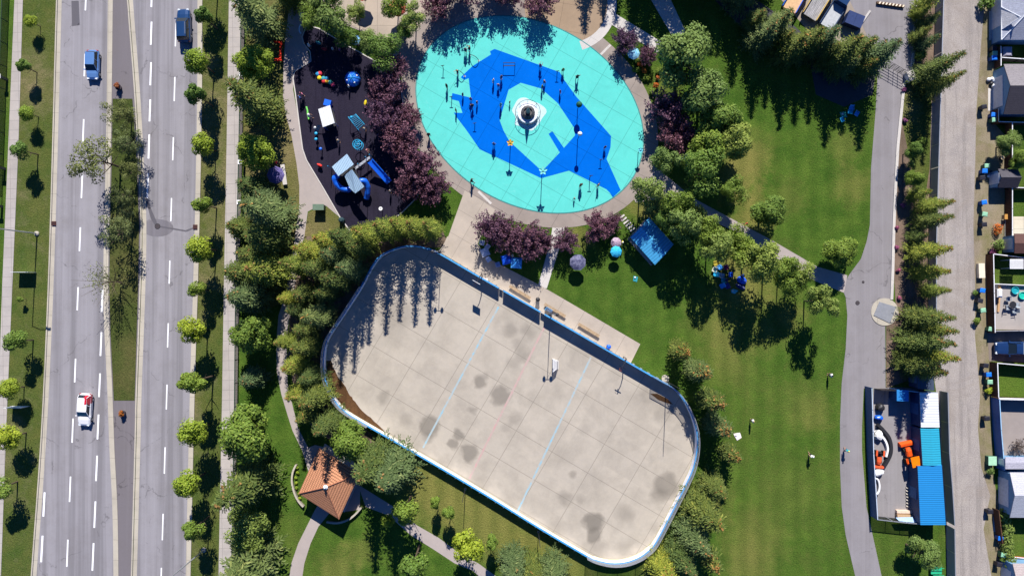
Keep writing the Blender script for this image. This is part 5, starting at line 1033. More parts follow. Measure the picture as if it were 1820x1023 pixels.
fence([(1554,690),(1592,691)], 1.8, 'dark picket gate at the upper end of the storage yard', alpha_mat('pickets', (.03, .02, .02), .8), DARK, None, .05, 'picket_fence', 1.5)
fence([(1594,690),(1650,697)], 2.0, 'plank fence between storage yard and spruces', flat('plank_dark', (.05, .08, .14)), DARK, flat('pale_cap', (.45,.52,.62)), .05, 'plank_fence')
BR = plank_mat('brown_planks', (.13, .065, .04), 0); WC = flat('white_fence_cap', (.72, .72, .74), .6)
fence([(1752,452),(1755,590)], 1.6, 'brown slatted garden fence along the patio with two round pools', BR, BR, WC, .05, 'garden_fence')
fence([(1752,452),(1840,463)], 1.5, 'white-topped fence above the garden with the pergola', BR, BR, WC, .05, 'garden_fence')
fence([(1757,504),(1840,508)], .5, 'low pale edging fence above the patio', WC, WC, WC, .03, 'garden_fence')
fence([(1756,587),(1840,586)], 1.4, 'dark fence between patio and parked pickup', BR, BR, flat('grey_cap', (.3,.3,.33)), .05, 'garden_fence')
fence([(1759,644),(1761,703)], 1.6, 'brown fence on the alley side of the small bright lawn', BR, BR, WC, .06, 'garden_fence')
fence([(1759,643),(1840,650)], 1.5, 'white-capped fence between pickup and small bright lawn', BR, BR, WC, .06, 'garden_fence')
fence([(1761,705),(1840,707)], 1.6, 'thick white-capped fence below the small bright lawn', BR, BR, WC, .06, 'garden_fence', capw=.28)
VB = flat('shade_blue_panel', (.02, .10, .34), .4)  # fence stands in shadow; that blue shade is put into the colour
fence([(1761,706),(1764,760),(1770,830)], 1.8, 'panel fence in painted-on blue shade beside the gravel garden', VB, VB, flat('pale_blue_cap', (.3,.5,.7)), .05, 'garden_fence')
fence([(1786,222),(1786,300)], 1.5, 'brown fence behind the scrub patch above the gabled shed', BR, BR, WC, .05, 'garden_fence')
fence([(1786,336),(1786,448)], 1.5, 'brown fence behind the scrub patch below the gabled shed', BR, BR, WC, .05, 'garden_fence')
fence([(1786,336),(1840,337)], 1.5, 'white-topped fence right of the gabled shed', BR, BR, WC, .05, 'garden_fence')
fence([(1762,198),(1762,221),(1840,223)], 1.5, 'white-topped fence round the dark yard below the gabled garage', BR, BR, WC, .05, 'garden_fence')
fence([(1767,88),(1767,123)], 1.4, 'short white-capped fence beside the bins above the gabled garage', BR, BR, WC, .05, 'garden_fence')
fence([(1767,108),(1840,113)], 1.4, 'white-topped fence above the gabled garage', BR, BR, WC, .05, 'garden_fence')
fence([(1764,902),(1771,960)], 1.3, 'brown slatted fence beside the shaggy hedge', BR, BR, None, .05, 'garden_fence')
fence([(1798,987),(1840,991)], .5, 'red low edging behind the hedge at bottom right', flat('red_edge', (.45,.08,.04)), BR, WC, .05, 'garden_fence')
# gate across the lane
t = thing('lane_gate', 'black steel bar gate across the service lane', 'gate', (0, 0, 0)); a, b = W(1563, 112), W(1612, 140)
for i in range(5): m = MB(); m.tube([a+Vector((0, 0, .3+i*.35)), b+Vector((0, 0, .3+i*.35))], .035, 6); m.build('rail', DARK, t)
for k in (0, .33, .5, .66, 1): p = a.lerp(b, k); m = MB(); m.tube([p, p+Vector((0, 0, 1.8))], .045, 6); m.build('post', DARK, t)
t = thing('gate_pillar', 'white concrete pillar at the right end of the lane gate', 'pillar', W(1613, 138), R(25)); m = MB(); m.box((0, 0, .5), (.9, 1.4, 1.0)); m.build('block', WHT, t); m = MB(); m.box((0, 0, 1.03), (1.0, 1.5, .06)); m.build('cap', M_LIGHTC, t)
# banner boards on the left verge
for i, (x, y) in enumerate([(50, 484), (38, 721)]):
    t = thing('verge_sign', ('pale edge-on sign board on two legs beside the street lamp shadow on the left verge', 'pale edge-on sign board under the shadow of the lowest left verge trees')[i], 'sign', W(x, y)); m = MB(); m.box((0, 0, .98), (2.55, .05, 1.75)); m.build('board', flat('board_pale', (.7, .72, .75)), t)
    for s in (-1, 1): m = MB(); m.box((s*1.2, 0, .5), (.08, .08, 1.0)); m.build('leg', STEEL, t)
# manholes and drains
for i, (x, y, r, mt, lab, nm) in enumerate([(280,402,.42,DARK,'round iron manhole cover on the right-hand road','manhole_cover'),(1524,538,.32,DARK,'dark manhole cover on the lane left of the round pad','manhole_cover'),(1534,501,.2,DARK,'small dark valve cover at the lane and path junction','manhole_cover')]):
    t = thing(nm, lab, 'cover', W(x, y)); m = MB(); m.lathe([(r, .012), (r, .035)], 20); m.build('rim', mt, t); m = MB(); m.lathe([(r*.85, .03), (r*.85, .042)], 20); m.build('lid', flat('iron', (.06, .05, .055), .6), t)
for x, y, lab in ((96.5,397,'rust-red storm drain in the kerb of the left-hand road'),(347.5,403,'rust-brown storm drain in the kerb of the right-hand road')):
    t = thing('storm_drain', lab, 'drain', W(x, y)); m = MB(); m.box((0, 0, .09), (.62, .62, .16)); m.build('frame', flat('rust', (.09, .03, .025)), t)
    m = MB()
    for k in range(5): m.box((-.2+k*.1, 0, .18), (.04, .5, .03))
    m.build('grate', DARK, t)
# ---- sheds and houses on the right
def box_walls(t, pts, z, mat, name='wall'):
    m = MB(); m.prism(pts, 0, z); return m.build(name, mat, t)
def shed(label, roofpx, z, roofmat, wallmat, name='shed', over=.15, rise=.0, group=None):
    t = thing(name, label, 'shed', (0, 0, 0), 0, group); q = [W(x, y, z) for x, y in roofpx]; c = sum(q, Vector())/4
    box_walls(t, [((p.x-c.x)*.95+c.x, (p.y-c.y)*.985+c.y) for p in q], z-.12, wallmat)
    if rise:
        mids = [(q[0]+q[1])/2+Vector((0, 0, rise)), (q[2]+q[3])/2+Vector((0, 0, rise))]
        dz = Vector((0, 0, -.1)); V = [q[0], mids[0], mids[1], q[3], q[1], q[2]]; m = MB(); m.add(V+[v+dz for v in V], [(0, 3, 2, 1), (1, 2, 5, 4), (6, 7, 8, 9), (7, 10, 11, 8), (0, 1, 7, 6), (1, 4, 10, 7), (3, 9, 8, 2), (2, 8, 11, 5), (0, 6, 9, 3), (4, 5, 11, 10)]); m.build('roof', roofmat, t)
    else: m = MB(); m.prism([(p.x, p.y) for p in q], z-.1, z); m.build('roof', roofmat, t)
    p = q[0].lerp(q[3], .5); d = W(1500, (roofpx[0][1]+roofpx[3][1])/2)-p; x = ((p.x-c.x)*.95+c.x); m = MB(); m.box((x-.02, p.y, 1.0), (.06, 1.6, 2.0)); m.build('door', flat('shed_door', (.05, .12, .25)), t)
    return t
def rib_mat(name, col, step, wd, axis=1, rough=.45):
    m = NM(name, rough, .4); v = m.coord(); j = m.lines(v, axis, step, wd); c = m.mix(m.math('MULTIPLY', j, .6), col, scl(col, .42)); c = m.mix(m.ramp(m.noise(v, .9, 5, .7), .4, .7, 0, .25), c, scl(col, .8)); return m.out(c, j, .06)
DW = flat('shed_wall_navy', (.02, .05, .13), .6)  # dark sides of the sheds: wall shade put into the colour
shed('white ribbed metal shed roof striped by spruce shadow', [(1635,697),(1667,697),(1670,759),(1637,759)], 2.6, rib_mat('white_ribs', (.72, .74, .78), .38, .04), DW)
shed('turquoise ribbed shed roof between the white and the blue one', [(1636,761),(1669,761),(1673,826),(1640,826)], 2.6, rib_mat('turquoise_ribs', (.03, .38, .55), .34, .07), DW, rise=.25)
shed('long bright blue ribbed shed at the lower end of the yard', [(1631,828),(1674,826),(1681,932),(1636,932)], 2.7, rib_mat('blue_ribs', (.02, .25, .60), .30, .09), DW)
shed('dark navy container in the spruce shade above the white shed', [(1631,653),(1658,653),(1661,694),(1631,690)], 2.3, rib_mat('navy_ribs', (.05, .07, .11), .5, .08, 0), DW)
shed('small bright blue square hut inside the storage yard', [(1594,692),(1615,693),(1615,713),(1594,712)], 2.1, flat('hut_blue', (.02, .20, .52)), DW)
t = thing('lean_to_tarp', 'pale blue tarpaulin sheet at the foot of the blue shed', 'tarpaulin', (0, 0, 0)); roof_quad(t, [(1592,919),(1600,927),(1630,928),(1622,918)], [1.1, 1.4, 1.4, 1.1], flat('pale_tarp', (.35, .50, .70)), .04, 'sheet')
for x, y in ((1596,922),(1624,924)): p = W(x, y); m = MB(); m.tube([p, p+Vector((0, 0, 1.1))], .04, 6); m.build('leg', STEEL, t)
t = thing('lumber_stack', 'stack of pale lumber beside the lower yard fence', 'lumber', W(1605, 911), R(-1))
for i in range(2):
    m = MB(); m.box((0, .32-i*.55, .3+i*.1), (2.4, .4, .55)); m.build('board_bundle', flat('lumber_%d' % i, ((.72, .55, .42), (.50, .34, .2))[i]), t)
m = MB(); m.box((0, 0, .05), (2.2, 1.0, .1)); m.build('pallet', WOOD, t)
for i in range(7): t = thing('traffic_cone', f'small pale cone in the line on the yard asphalt, {ordn(i)} from the top', 'cone', W(1611+rr.uniform(-1, 1), 866+i*5.4), 0, 'cones lined up in the yard'); m = MB(); m.lathe([(.12, .03), (.03, .4)], 10); m.build('body', flat('cone_pale', (.7, .65, .55)), t); m = MB(); m.box((0, 0, .02), (.3, .3, .04)); m.build('base', DARK, t)
# black curved rail with the machines beside it
t = thing('curved_barrier', 'black curved bumper leaning in an arc beside the yard fence', 'barrier', (0, 0, 0)); m = MB(); m.strip(smooth_line(arr(P2([(1557,753),(1566,762),(1576,775),(1580,790),(1579,805),(1573,818),(1568,826)])), 5), .42, .1, .7); m.build('bumper', flat('black_rubber', (.02, .02, .025)), t)
m = MB(); m.strip(smooth_line(arr(P2([(1562,770),(1571,782),(1575,796),(1572,810)])), 5), .28, .05, .5); m.build('inner_rail', WHT, t)
def machine(px, py, rz, label, cat, nm, c1, canopy=True, s=1.0):
    t = thing(nm, label, cat, W(px, py), rz, None, s); OR = flat(c1[0], c1[1], .45)
    m = MB(); m.loft([[(x, -w, .45), (x, -w, z), (x, -w*.6, z+.15), (x, w*.6, z+.15), (x, w, z), (x, w, .45)] for x, w, z in ((.1, .42, .8), (.9, .4, .85), (1.35, .32, .7))]); m.build('bonnet', OR, t)
    m = MB(); m.box((-.35, 0, .5), (1.1, .9, .12)); m.build('platform', DARK, t); m = MB(); m.box((-.45, 0, .8), (.45, .5, .12)); m.box((-.66, 0, 1.0), (.1, .5, .4)); m.build('seat', DARK, t)
    for sd in (-1, 1):
        m = MB(); m.tube([(-.6, sd*.5, .48), (-.6, sd*.78, .48)], .48, 16); m.build('rear_wheel', TYRE, t); m = MB(); m.tube([(.95, sd*.42, .3), (.95, sd*.62, .3)], .3, 14); m.build('front_wheel', TYRE, t)
        m = MB(); m.box((-.6, sd*.62, 1.0), (1.0, .3, .07)); m.build('mudguard', OR, t)
    if canopy:
        m = MB(); m.box((-.45, 0, 2.05), (1.5, 1.25, .08)); m.build('canopy', flat('canopy_orange', (.85, .20, .0), .5), t)
        for i in (-1, 1):
            for j in (-1, 1): m = MB(); m.tube([(-.45+i*.6, j*.5, .6), (-.45+i*.6, j*.5, 2.05)], .03, 6); m.build('canopy_post', DARK, t)
    m = MB(); m.loft([[(x, -.95, z0), (x, -.95, z1), (x, .95, z1), (x, .95, z0)] for x, z0, z1 in ((1.6, .1, .7), (1.95, .05, .75), (2.2, .05, .35))]); m.build('blade', OR, t); m = MB(); m.tube([(1.2, -.4, .5), (1.7, -.4, .4)], .05, 6); m.tube([(1.2, .4, .5), (1.7, .4, .4)], .05, 6); m.build('loader_arm', DARK, t); return t
machine(1612, 809, R(102), 'orange compact tractor with bright orange canopy beside the turquoise shed', 'tractor', 'tractor', ('tractor_orange', (.75, .09, .01)))
machine(1559, 809, R(-95), 'orange mower parked inside the black curved barrier', 'mower', 'ride_on_mower', ('mower_orange', (.70, .10, .03)), False, .85)
def drum(px, py, label, rx, ry, h, mat, nm='wrapped_equipment'):
    t = thing(nm, label, 'equipment', W(px, py), rr.uniform(0, 3)); m = MB(); vs = []; n = 14
    for z, k in ((0, 1), (h*.5, 1.02), (h*.85, .8), (h, .35)):
        for i in range(n): a = 2*pi*i/n; q = k*(1+.12*sin(3*a+z*4)); vs.append((rx*q*cos(a), ry*q*sin(a), z))
    m.add(vs, [(k*n+i, k*n+(i+1) % n, (k+1)*n+(i+1) % n, (k+1)*n+i) for k in range(3) for i in range(n)]+[tuple(range(3*n, 4*n))]); m.build('cover', mat, t); m = MB(); m.tube([(rx*1.03*cos(a), ry*1.03*sin(a), h*.4) for a in [i*pi/10 for i in range(21)]], .03, 5); m.build('strap', DARK, t)
drum(1559, 772, 'white machine hood inside the upper end of the curved barrier', .75, .6, .9, WHT)
drum(1559, 838, 'white wrapped equipment beside the yard fence below the mower', .75, .5, .8, WHT)
drum(1560, 741, 'blue barrel-shaped cover beside the upper yard fence', .35, .6, .8, PBLUE)
drum(1562, 723, 'black covered machine beside the upper yard fence', .55, .6, .9, DARK)
t = thing('white_arch', 'white hooped pipe lying against the yard fence', 'pipe', (0, 0, 0)); m = MB(); m.tube([W(x, y, .3) for x, y in smooth_line([(1553,848),(1560,852),(1563,862),(1562,872),(1558,878)], 4)], .16, 8); m.build('pipe', WHT, t, True); m = MB(); p = W(1557, 880); m.box((p.x, p.y, .1), (.3, .3, .2)); m.build('block', DARK, t)
# houses
def shingle(name, col, sc=1.0):
    m = NM(name, .9, .2); v = m.coord(); n = m.noise(v, 5, 4, .8); b = m.noise(v, .6, 4, .7); c = m.mix(m.ramp(n, .3, .7), scl(col, .72), scl(col, 1.2)); c = m.mix(m.ramp(b, .45, .7, 0, .3), c, scl(col, .7)); return m.out(m.mix(m.math('MULTIPLY', m.lines(v, 1, .28, .04), .4), c, scl(col, .45)), n, .02)
SG = shingle('grey_shingle', (.36, .38, .46)); SD = shingle('black_shade_shingle', (.055, .05, .065)); SM = shingle('mid_shingle', (.24, .22, .23)); SLt = shingle('light_shingle', (.50, .50, .56)); SBr = shingle('brown_shingle', (.13, .07, .06)); SIDE = flat('blue_grey_siding', (.16, .30, .46), .7, .2, 0, .1)
def gable_house(label, e_l, y0, y1, yr, ze, zr, x_r, xrid, mats, wall=SIDE, cat='garage', name='garage', inset=.3):
    """eaves seen at pixel x e_l from y0 to y1, ridge at yr starting at xrid; runs right to x_r"""
    t = thing(name, label, cat, (0, 0, 0)); A = W(e_l, y0, ze); Bq = W(e_l, y1, ze); Rg = W(xrid, yr, zr); X = W(x_r, yr, ze).x; x0 = min(A.x, Bq.x, Rg.x); Rg.x = x0
    m = MB(); V = [(A.x, A.y, ze), (X, A.y, ze), (X, Rg.y, zr), (Rg.x, Rg.y, zr), (Bq.x, Bq.y, ze), (X, Bq.y, ze)]; dz = -.12
    m.add(V[:4]+[(x, y, z+dz) for x, y, z in V[:4]], [(0, 1, 2, 3), (7, 6, 5, 4), (0, 4, 5, 1), (0, 3, 7, 4), (1, 5, 6, 2)]); m.build('roof_slope', mats[0], t)
    m = MB(); V2 = [V[3], V[2], V[5], V[4]]; m.add(V2+[(x, y, z+dz) for x, y, z in V2], [(0, 1, 2, 3), (7, 6, 5, 4), (3, 2, 6, 7), (0, 3, 7, 4), (1, 5, 6, 2)]); m.build('roof_slope', mats[1], t)
    ix = x0+inset; m = MB(); ya, yb = A.y-.25, Bq.y+.25; V = [(ix, ya, 0), (ix, yb, 0), (ix, yb, ze-.1), (ix, Rg.y, zr-.2), (ix, ya, ze-.1)]; m.add(V+[(X-.2, y, z) for x, y, z in V], [(0, 1, 2, 3, 4), (9, 8, 7, 6, 5), (0, 5, 6, 1), (1, 6, 7, 2), (4, 9, 5, 0)]); m.build('wall', wall, t)
    m = MB(); m.box((ix-.03, (ya+yb)/2, 1.05), (.06, abs(ya-yb)*.66, 2.1)); m.build('garage_door', flat('door_white', (.6, .62, .66)), t); return t
gable_house('garage with sunlit upper and shaded lower slope painted on, second building from the top right', 1784, 114, 203, 152, 2.6, 4.0, 1850, 1796, (SM, SD), name='garage')  # one roof; its sunlit and shaded slopes painted as two shingle colours
gable_house('small black gabled shed with blue front beside the alley', 1774, 300, 333.5, 315, 1.8, 2.6, 1809, 1780, (shingle('dk1', (.09, .085, .10)), SD), name='garden_shed', cat='shed', inset=.05)
gable_house('house with pale grey roof at lower right', 1795, 839, 919, 880, 2.7, 3.7, 1860, 1804, (SLt, shingle('pale_b', (.40, .42, .48))), name='house', cat='house')
gable_house('house corner with pinkish roof at the bottom right edge', 1800, 1001, 1090, 1045, 2.7, 3.9, 1860, 1812, (shingle('pink_sh', (.40, .34, .33)), SM), name='house', cat='house')
gable_house('brown-roofed house behind the pale deck at right', 1803, 415, 450, 432, 2.5, 2.9, 1860, 1804, (SBr, shingle('brown_b', (.10, .05, .045))), name='house', cat='house')
gable_house('low lilac-grey flat shed roof with plank pattern above the pale house', 1787, 812, 833, 822, 2.3, 2.4, 1850, 1787, (shingle('lilac_a', (.46, .45, .52)), shingle('lilac_b', (.44, .43, .50))), name='garden_shed', cat='shed', inset=.1)
# hip-roofed house at the top right
t = thing('house', 'house with hipped grey shingle roof and bright dormer at top right', 'house', (0, 0, 0)); z = 2.7
A, Bq = W(1780, -45, z), W(1780, 71, z); X = W(1880, 0, z).x; m = MB(); ry = (A.y+Bq.y)/2; apx = (A.x+3.6, ry, 4.9); ap2 = (X-1, ry, 4.9); V = [(A.x, A.y, z), (Bq.x, Bq.y, z), (X, Bq.y, z), (X, A.y, z), apx, ap2]
m.add(V, [(0, 4, 1), (1, 4, 5, 2), (2, 5, 3), (3, 5, 4, 0), (0, 1, 2, 3)]); m.build('roof', SG, t)
m = MB(); m.prism([(A.x+.45, A.y-.3), (Bq.x+.45, Bq.y+.3), (X-.3, Bq.y+.3), (X-.3, A.y-.3)], 0, z-.03); m.build('wall', SIDE, t)
p1, p2, p3 = W(1779, 13, 2.75), W(1781, 52, 2.75), W(1814, 31, 4.6); mid = Vector(((p1.x+p2.x)/2+.9, (p1.y+p2.y)/2, 4.1)); m = MB(); m.add([p1, mid, p3, p2], [(0, 1, 2), (3, 2, 1), (0, 3, 1)]); m.build('dormer_roof', shingle('dormer_sunlit_sh', (.55, .55, .58)), t)  # sunlight on the dormer painted in as a paler shingle
for a, b in ((p1, p3), (p2, p3), (Vector(V[1]), Vector(apx))): m = MB(); m.tube([a+Vector((0, 0, .05)), b+Vector((0, 0, .05))], .07, 5); m.build('ridge', flat('ridge_white', (.7, .72, .76)), t)
m = MB(); m.box((A.x+.40, ry, 1.1), (.08, 4.6, 2.2)); m.build('garage_door', flat('door_white', (.6, .62, .66)), t)
m = MB(); m.tube([(A.x, A.y, z), (Bq.x, Bq.y, z)], .07, 6); m.build('gutter', WHT, t)
slab('driveway', [(1758,20),(1765,20),(1764,58),(1761,72),(1758,72)], .03, M_LIGHTC); slab('driveway', [(1756,157),(1766,157),(1766,197),(1756,197)], .03, M_LIGHTC); slab('driveway', [(1765,917),(1771,917),(1771,944),(1765,944)], .03, M_LIGHTC)
# ---- garden and alley clutter
def wheelie(px, py, rz, c, label):
    t = thing('wheelie_bin', label, 'wheelie bin', W(px, py), rz, 'wheelie bins along the alley'); col = flat('bin_'+c, {'black': (.02, .02, .03), 'blue': (.01, .17, .70), 'green': (.25, .50, .33)}[c], .5)
    b = flat('bin_black', (.02, .02, .03), .5); bodym = {'black': b, 'blue': flat('bin_dark_blue', (.01, .06, .25), .5), 'green': flat('bin_dark_green', (.03, .10, .06), .5)}[c]
    m = MB(); m.loft([[(-w, -d, z), (w, -d, z), (w, d, z), (-w, d, z)] for z, w, d in ((.05, .22, .25), (.95, .29, .33))]); m.build('body', bodym, t)
    m = MB(); m.loft([[(-w, -d, z), (w, -d, z), (w, d+.05, z), (-w, d+.05, z)] for z, w, d in ((.96, .33, .36), (1.02, .33, .36), (1.08, .22, .25))]); m.build('lid', col, t)
    for s in (-1, 1): m = MB(); m.tube([(s*.2, .33, .12), (s*.27, .33, .12)], .12, 10); m.build('wheel', TYRE, t)
    return t
wb = [(1759,90,'black','top of the trio by the hipped house'),(1760,99,'green','middle of the trio by the hipped house'),(1759,107,'blue','bottom of the trio by the hipped house'),(1741,193,'black','standing at the alley edge left of the blue pair'),(1758,207,'blue','above its green twin beside the white-topped yard fence'),(1759,216,'green','below its blue twin beside the white-topped yard fence'),(1746,297,'green','beside the gabled shed, next to the blue one'),(1742,306,'blue','beside the gabled shed, at the alley edge'),(1738,318,'black','just below the blue one beside the gabled shed'),(1741,361,'blue','alone at the alley edge above the rusty bush'),(1742,382,'green','alone at the alley edge above the rusty bush'),(1741,400,'black','left of the rusty flowering bush'),(1738,516,'blue','with open top beside the lumber planter'),(1734,534,'black','below the open blue one'),(1739,551,'green','beside the brown patio fence in the weeds'),(1753,584,'green','at the lower corner of the brown patio fence'),(1744,648,'black','above the blue one by the small lawn'),(1749,664,'blue','beside the brown fence of the small lawn'),(1751,677,'green','beside the brown fence of the small lawn'),(1746,741,'black','alone on the alley beside the shade-blue fence'),(1752,905,'black','alone on the alley below the pale-roofed house'),(1770,952,'blue','in front of the shaggy hedge'),(1775,981,'green','in front of the shaggy hedge, lower one'),(1768,998,'black','at the bottom end of the shaggy hedge')]
proto_b = {}
for x, y, c_, wh_ in wb:
    lab = f'{c_} wheelie bin {wh_}'
    if c_ in proto_b: dup(proto_b[c_], lab, W(x, y), rr.uniform(-.2, .2)-pi/2, 'wheelie bins along the alley')
    else: proto_b[c_] = wheelie(x, y, -pi/2, c_, lab)
t = thing('planter_box', 'long pale wooden planter box at the alley edge', 'planter', W(1740, 481), R(92)); m = MB(); m.box((0, 0, .3), (2.1, .85, .6)); m.build('box', flat('pale_wood', (.70, .62, .48)), t); m = MB(); m.box((0, 0, .62), (2.15, .9, .05)); m.build('lid', flat('pale_wood2', (.74, .66, .52)), t)
t = thing('compost_bin', 'light green square lid box beside the shade-blue fence', 'compost bin', W(1757, 816)); m = MB(); m.box((0, 0, .4), (1.1, 1.2, .8)); m.build('box', flat('dark_green_box', (.05, .12, .08)), t); m = MB(); m.box((0, 0, .83), (1.2, 1.3, .06)); m.build('lid', flat('mint_lid', (.35, .62, .42)), t)
t = thing('refuse_heap', 'heap of white and dark refuse bags beside the gabled garage', 'refuse bags', W(1760, 146))
for i, (x, y, mt) in enumerate([(-.4,.3,WHT),(.1,.4,WHT),(.4,.1,flat('sack_grey',(.5,.55,.62))),(0,-.3,DARK),(.3,-.6,WHT)]): m = MB(); m.ball((x, y, .25), .3, 9, .8); m.build('bag', mt, t)
t = thing('brush_heap', 'pile of pale rags and pots left of the gabled shed', 'refuse heap', W(1757, 311))
for i in range(5): m = MB(); m.ball((rr.uniform(-.5, .5), rr.uniform(-.5, .5), .18), .22, 8, .8); m.build('bundle', (WHT, WOOD, DARK, WHT, flat('rag_pink', (.6, .35, .4)))[i], t)
for i, (x, y) in enumerate([(1784,271),(1779,281)]): t = thing('tree_stump', ('sawn log slice near the brown fence, upper one', 'sawn log slice near the brown fence, lower one')[i], 'log', W(x, y)); m = MB(); m.lathe([(.34, 0), (.32, .35)], 12); m.build('bark', BARK, t); m = MB(); m.lathe([(.31, .35), (.31, .37)], 12); m.build('cut_face', flat('cut_wood', (.7, .58, .38)), t)
t = thing('yard_board', 'orange-brown wooden board platform behind the scrub patch', 'board', W(1786, 386)); m = MB(); m.box((0, 0, .7), (1.1, .75, .06)); m.build('board', flat('orange_wood', (.50, .25, .06)), t)
for s in (-1, 1): m = MB(); m.box((s*.45, 0, .34), (.07, .6, .67)); m.build('leg', WOOD, t)
t = thing('pergola', 'white louvred pergola top standing in the dark garden', 'pergola', W(1789, 470))
m = MB()
for i in range(8): m.box((0, -.55+i*.16, 2.0), (1.8, .11, .04))
m.build('louvres', WHT, t); m = MB(); m.box((0, -.68, 1.98), (1.95, .06, .12)); m.box((0, .68, 1.98), (1.95, .06, .12)); m.box((-.95, 0, 1.98), (.06, 1.3, .12)); m.box((.95, 0, 1.98), (.06, 1.3, .12)); m.build('frame', WHT, t)
for i in (-1, 1):
    for j in (-1, 1): m = MB(); m.box((i*.9, j*.6, 1.0), (.08, .08, 1.95)); m.build('leg', WHT, t)
for i, (x, y, c_, lab) in enumerate([(1802,516,(.02,.33,.38),'darker turquoise round paddling pool, left of the brighter one'),(1815,525,(.02,.48,.36),'bright turquoise round paddling pool, right of the darker one')]):
    t = thing('paddling_pool', lab, 'paddling pool', W(x, y)); m = MB(); m.lathe([(.5, .02), (.56, .35), (.5, .36), (.44, .1), (.02, .08)], 24); m.build('tub', flat('tub_%d' % i, c_, .4), t, True); m = MB(); m.lathe([(.46, .2), (.46, .21)], 24); m.build('water', flat('tub_water_%d' % i, c_, .05, .6), t)
t = thing('garden_table', 'dark round garden table amid chairs on the patio', 'table', W(1794, 541)); m = MB(); m.lathe([(.5, .70), (.5, .74)], 20); m.build('table_top', DARK, t); m = MB(); m.tube([(0, 0, 0), (0, 0, .7)], .05, 6); m.build('leg', DARK, t)
for i, (x, y) in enumerate([(1788,532),(1786,546),(1803,541),(1799,552)]): c = camp_chair(x, y, i*1.6, flat('chair_grey', (.3, .34, .38)), f'grey garden chair at the dark patio table, {["upper left","lower left","right","lower right"][i]} one')
t = thing('garden_statue', 'white covered grill by the patio fence', 'grill', W(1769, 521)); m = MB(); m.loft([[(-w, -d, z), (w, -d, z), (w, d, z), (-w, d, z)] for z, w, d in ((0, .35, .6), (.9, .38, .62), (1.1, .2, .4))]); m.build('cover', WHT, t); m = MB(); m.box((0, 0, .4), (.8, 1.3, .04)); m.build('strap', DARK, t)
t = thing('wooden_beam', 'long orange wooden beam on the patio beside the fence', 'beam', (0, 0, 0)); m = MB(); m.strip(arr(P2([(1776,506),(1773,554)])), .3, .02, .2); m.build('beam', flat('beam_orange', (.5, .3, .15)), t)
t = thing('privacy_box', 'pale grey trapezoid playhouse roof beside the white-capped fence', 'playhouse', W(1780, 97)); m = MB(); m.loft([[(-w, -d, z), (w, -d, z), (w, d, z), (-w, d, z)] for z, w, d in ((0, .6, .6), (1.2, .6, .6))]); m.build('wall', flat('play_wall', (.1, .12, .2)), t); m = MB(); m.loft([[(-w, -d, z), (w, -d, z), (w, d, z), (-w, d, z)] for z, w, d in ((1.2, .7, .7), (1.5, .35, .6))]); m.build('roof', flat('play_roof', (.30, .29, .36)), t)
t = thing('garden_cart', 'bright green frame cart behind the olive-green tree', 'cart', W(1660, 1010)); m = MB(); GC = flat('cart_green', (.02, .40, .20)); m.box((0, 0, .55), (1.6, 1.1, .08)); m.build('tray', GC, t)
for s in (-1, 1): m = MB(); m.tube([(-.8, s*.5, .6), (-.8, s*.5, 1.1), (.8, s*.5, 1.1)], .04, 5); m.build('rail', GC, t); m = MB(); m.tube([(0, s*.55, .3), (0, s*.65, .3)], .3, 14); m.build('wheel', TYRE, t)
#BUILD4
# ================================================================== PEOPLE
def person_mesh(J, fingers, seed=0):
    """one continuous body: joints with radii grown with Skin and Subdivision; five fingers on each hand"""
    me = bpy.data.meshes.new('body'); names = list(J); idx = {n: i for i, n in enumerate(names)}
    co = [J[n][0] for n in names]; rad = [J[n][1] for n in names]; ed = []
    ch = [('pelvis','belly'),('belly','chest'),('chest','neck'),('neck','chin'),('chin','brow'),('brow','crown'),('chin','nose')]
    for s in 'lr': ch += [('chest','sh'+s),('sh'+s,'el'+s),('el'+s,'wr'+s),('wr'+s,'pa'+s),('pelvis','hip'+s),('hip'+s,'kn'+s),('kn'+s,'an'+s),('an'+s,'toe'+s)]
    ed = [(idx[a], idx[b]) for a, b in ch]
    for s in 'lr':
        w0 = Vector(J['wr'+s][0]); p0 = Vector(J['pa'+s][0]); d = (p0-w0).normalized(); side = Vector((0, 1, 0)) if abs(d.y) < .7 else Vector((1, 0, 0)); side = (side-d*side.dot(d)).normalized(); curl = Vector((1, 0, 0)) if abs(d.x) < .7 else Vector((0, 0, -1))
        for k, (off, ln) in enumerate([(-.030, .070), (-.010, .080), (.010, .075), (.030, .058)]):
            a = p0+side*off+d*.02; b = a+d*ln*.55+curl*.008; c = a+d*ln+curl*.025
            i0 = len(co); co += [tuple(a), tuple(b), tuple(c)]; rad += [.010, .009, .008]; ed += [(idx['pa'+s], i0), (i0, i0+1), (i0+1, i0+2)]
        a = w0.lerp(p0, .4)-side*.035; b = a-side*.02+d*.03; i0 = len(co); co += [tuple(a), tuple(b)]; rad += [.011, .009]; ed += [(idx['wr'+s], i0), (i0, i0+1)]
    me.from_pydata(co, ed, []); o = bpy.data.objects.new('tmp', me); C.objects.link(o); md = o.modifiers.new('s', 'SKIN'); o.modifiers.new('u', 'SUBSURF').levels = 1
    if not me.skin_vertices:
        bm = bmesh.new(); bm.from_mesh(me); bm.verts.layers.skin.verify(); bm.to_mesh(me); bm.free()
    sv = me.skin_vertices[0].data
    for i, r in enumerate(rad): sv[i].radius = (r, r); sv[i].use_root = (i == 0)
    dg = bpy.context.evaluated_depsgraph_get(); out = bpy.data.meshes.new_from_object(o.evaluated_get(dg)); bpy.data.objects.remove(o)
    out.polygons.foreach_set('use_smooth', [True]*len(out.polygons)); return out
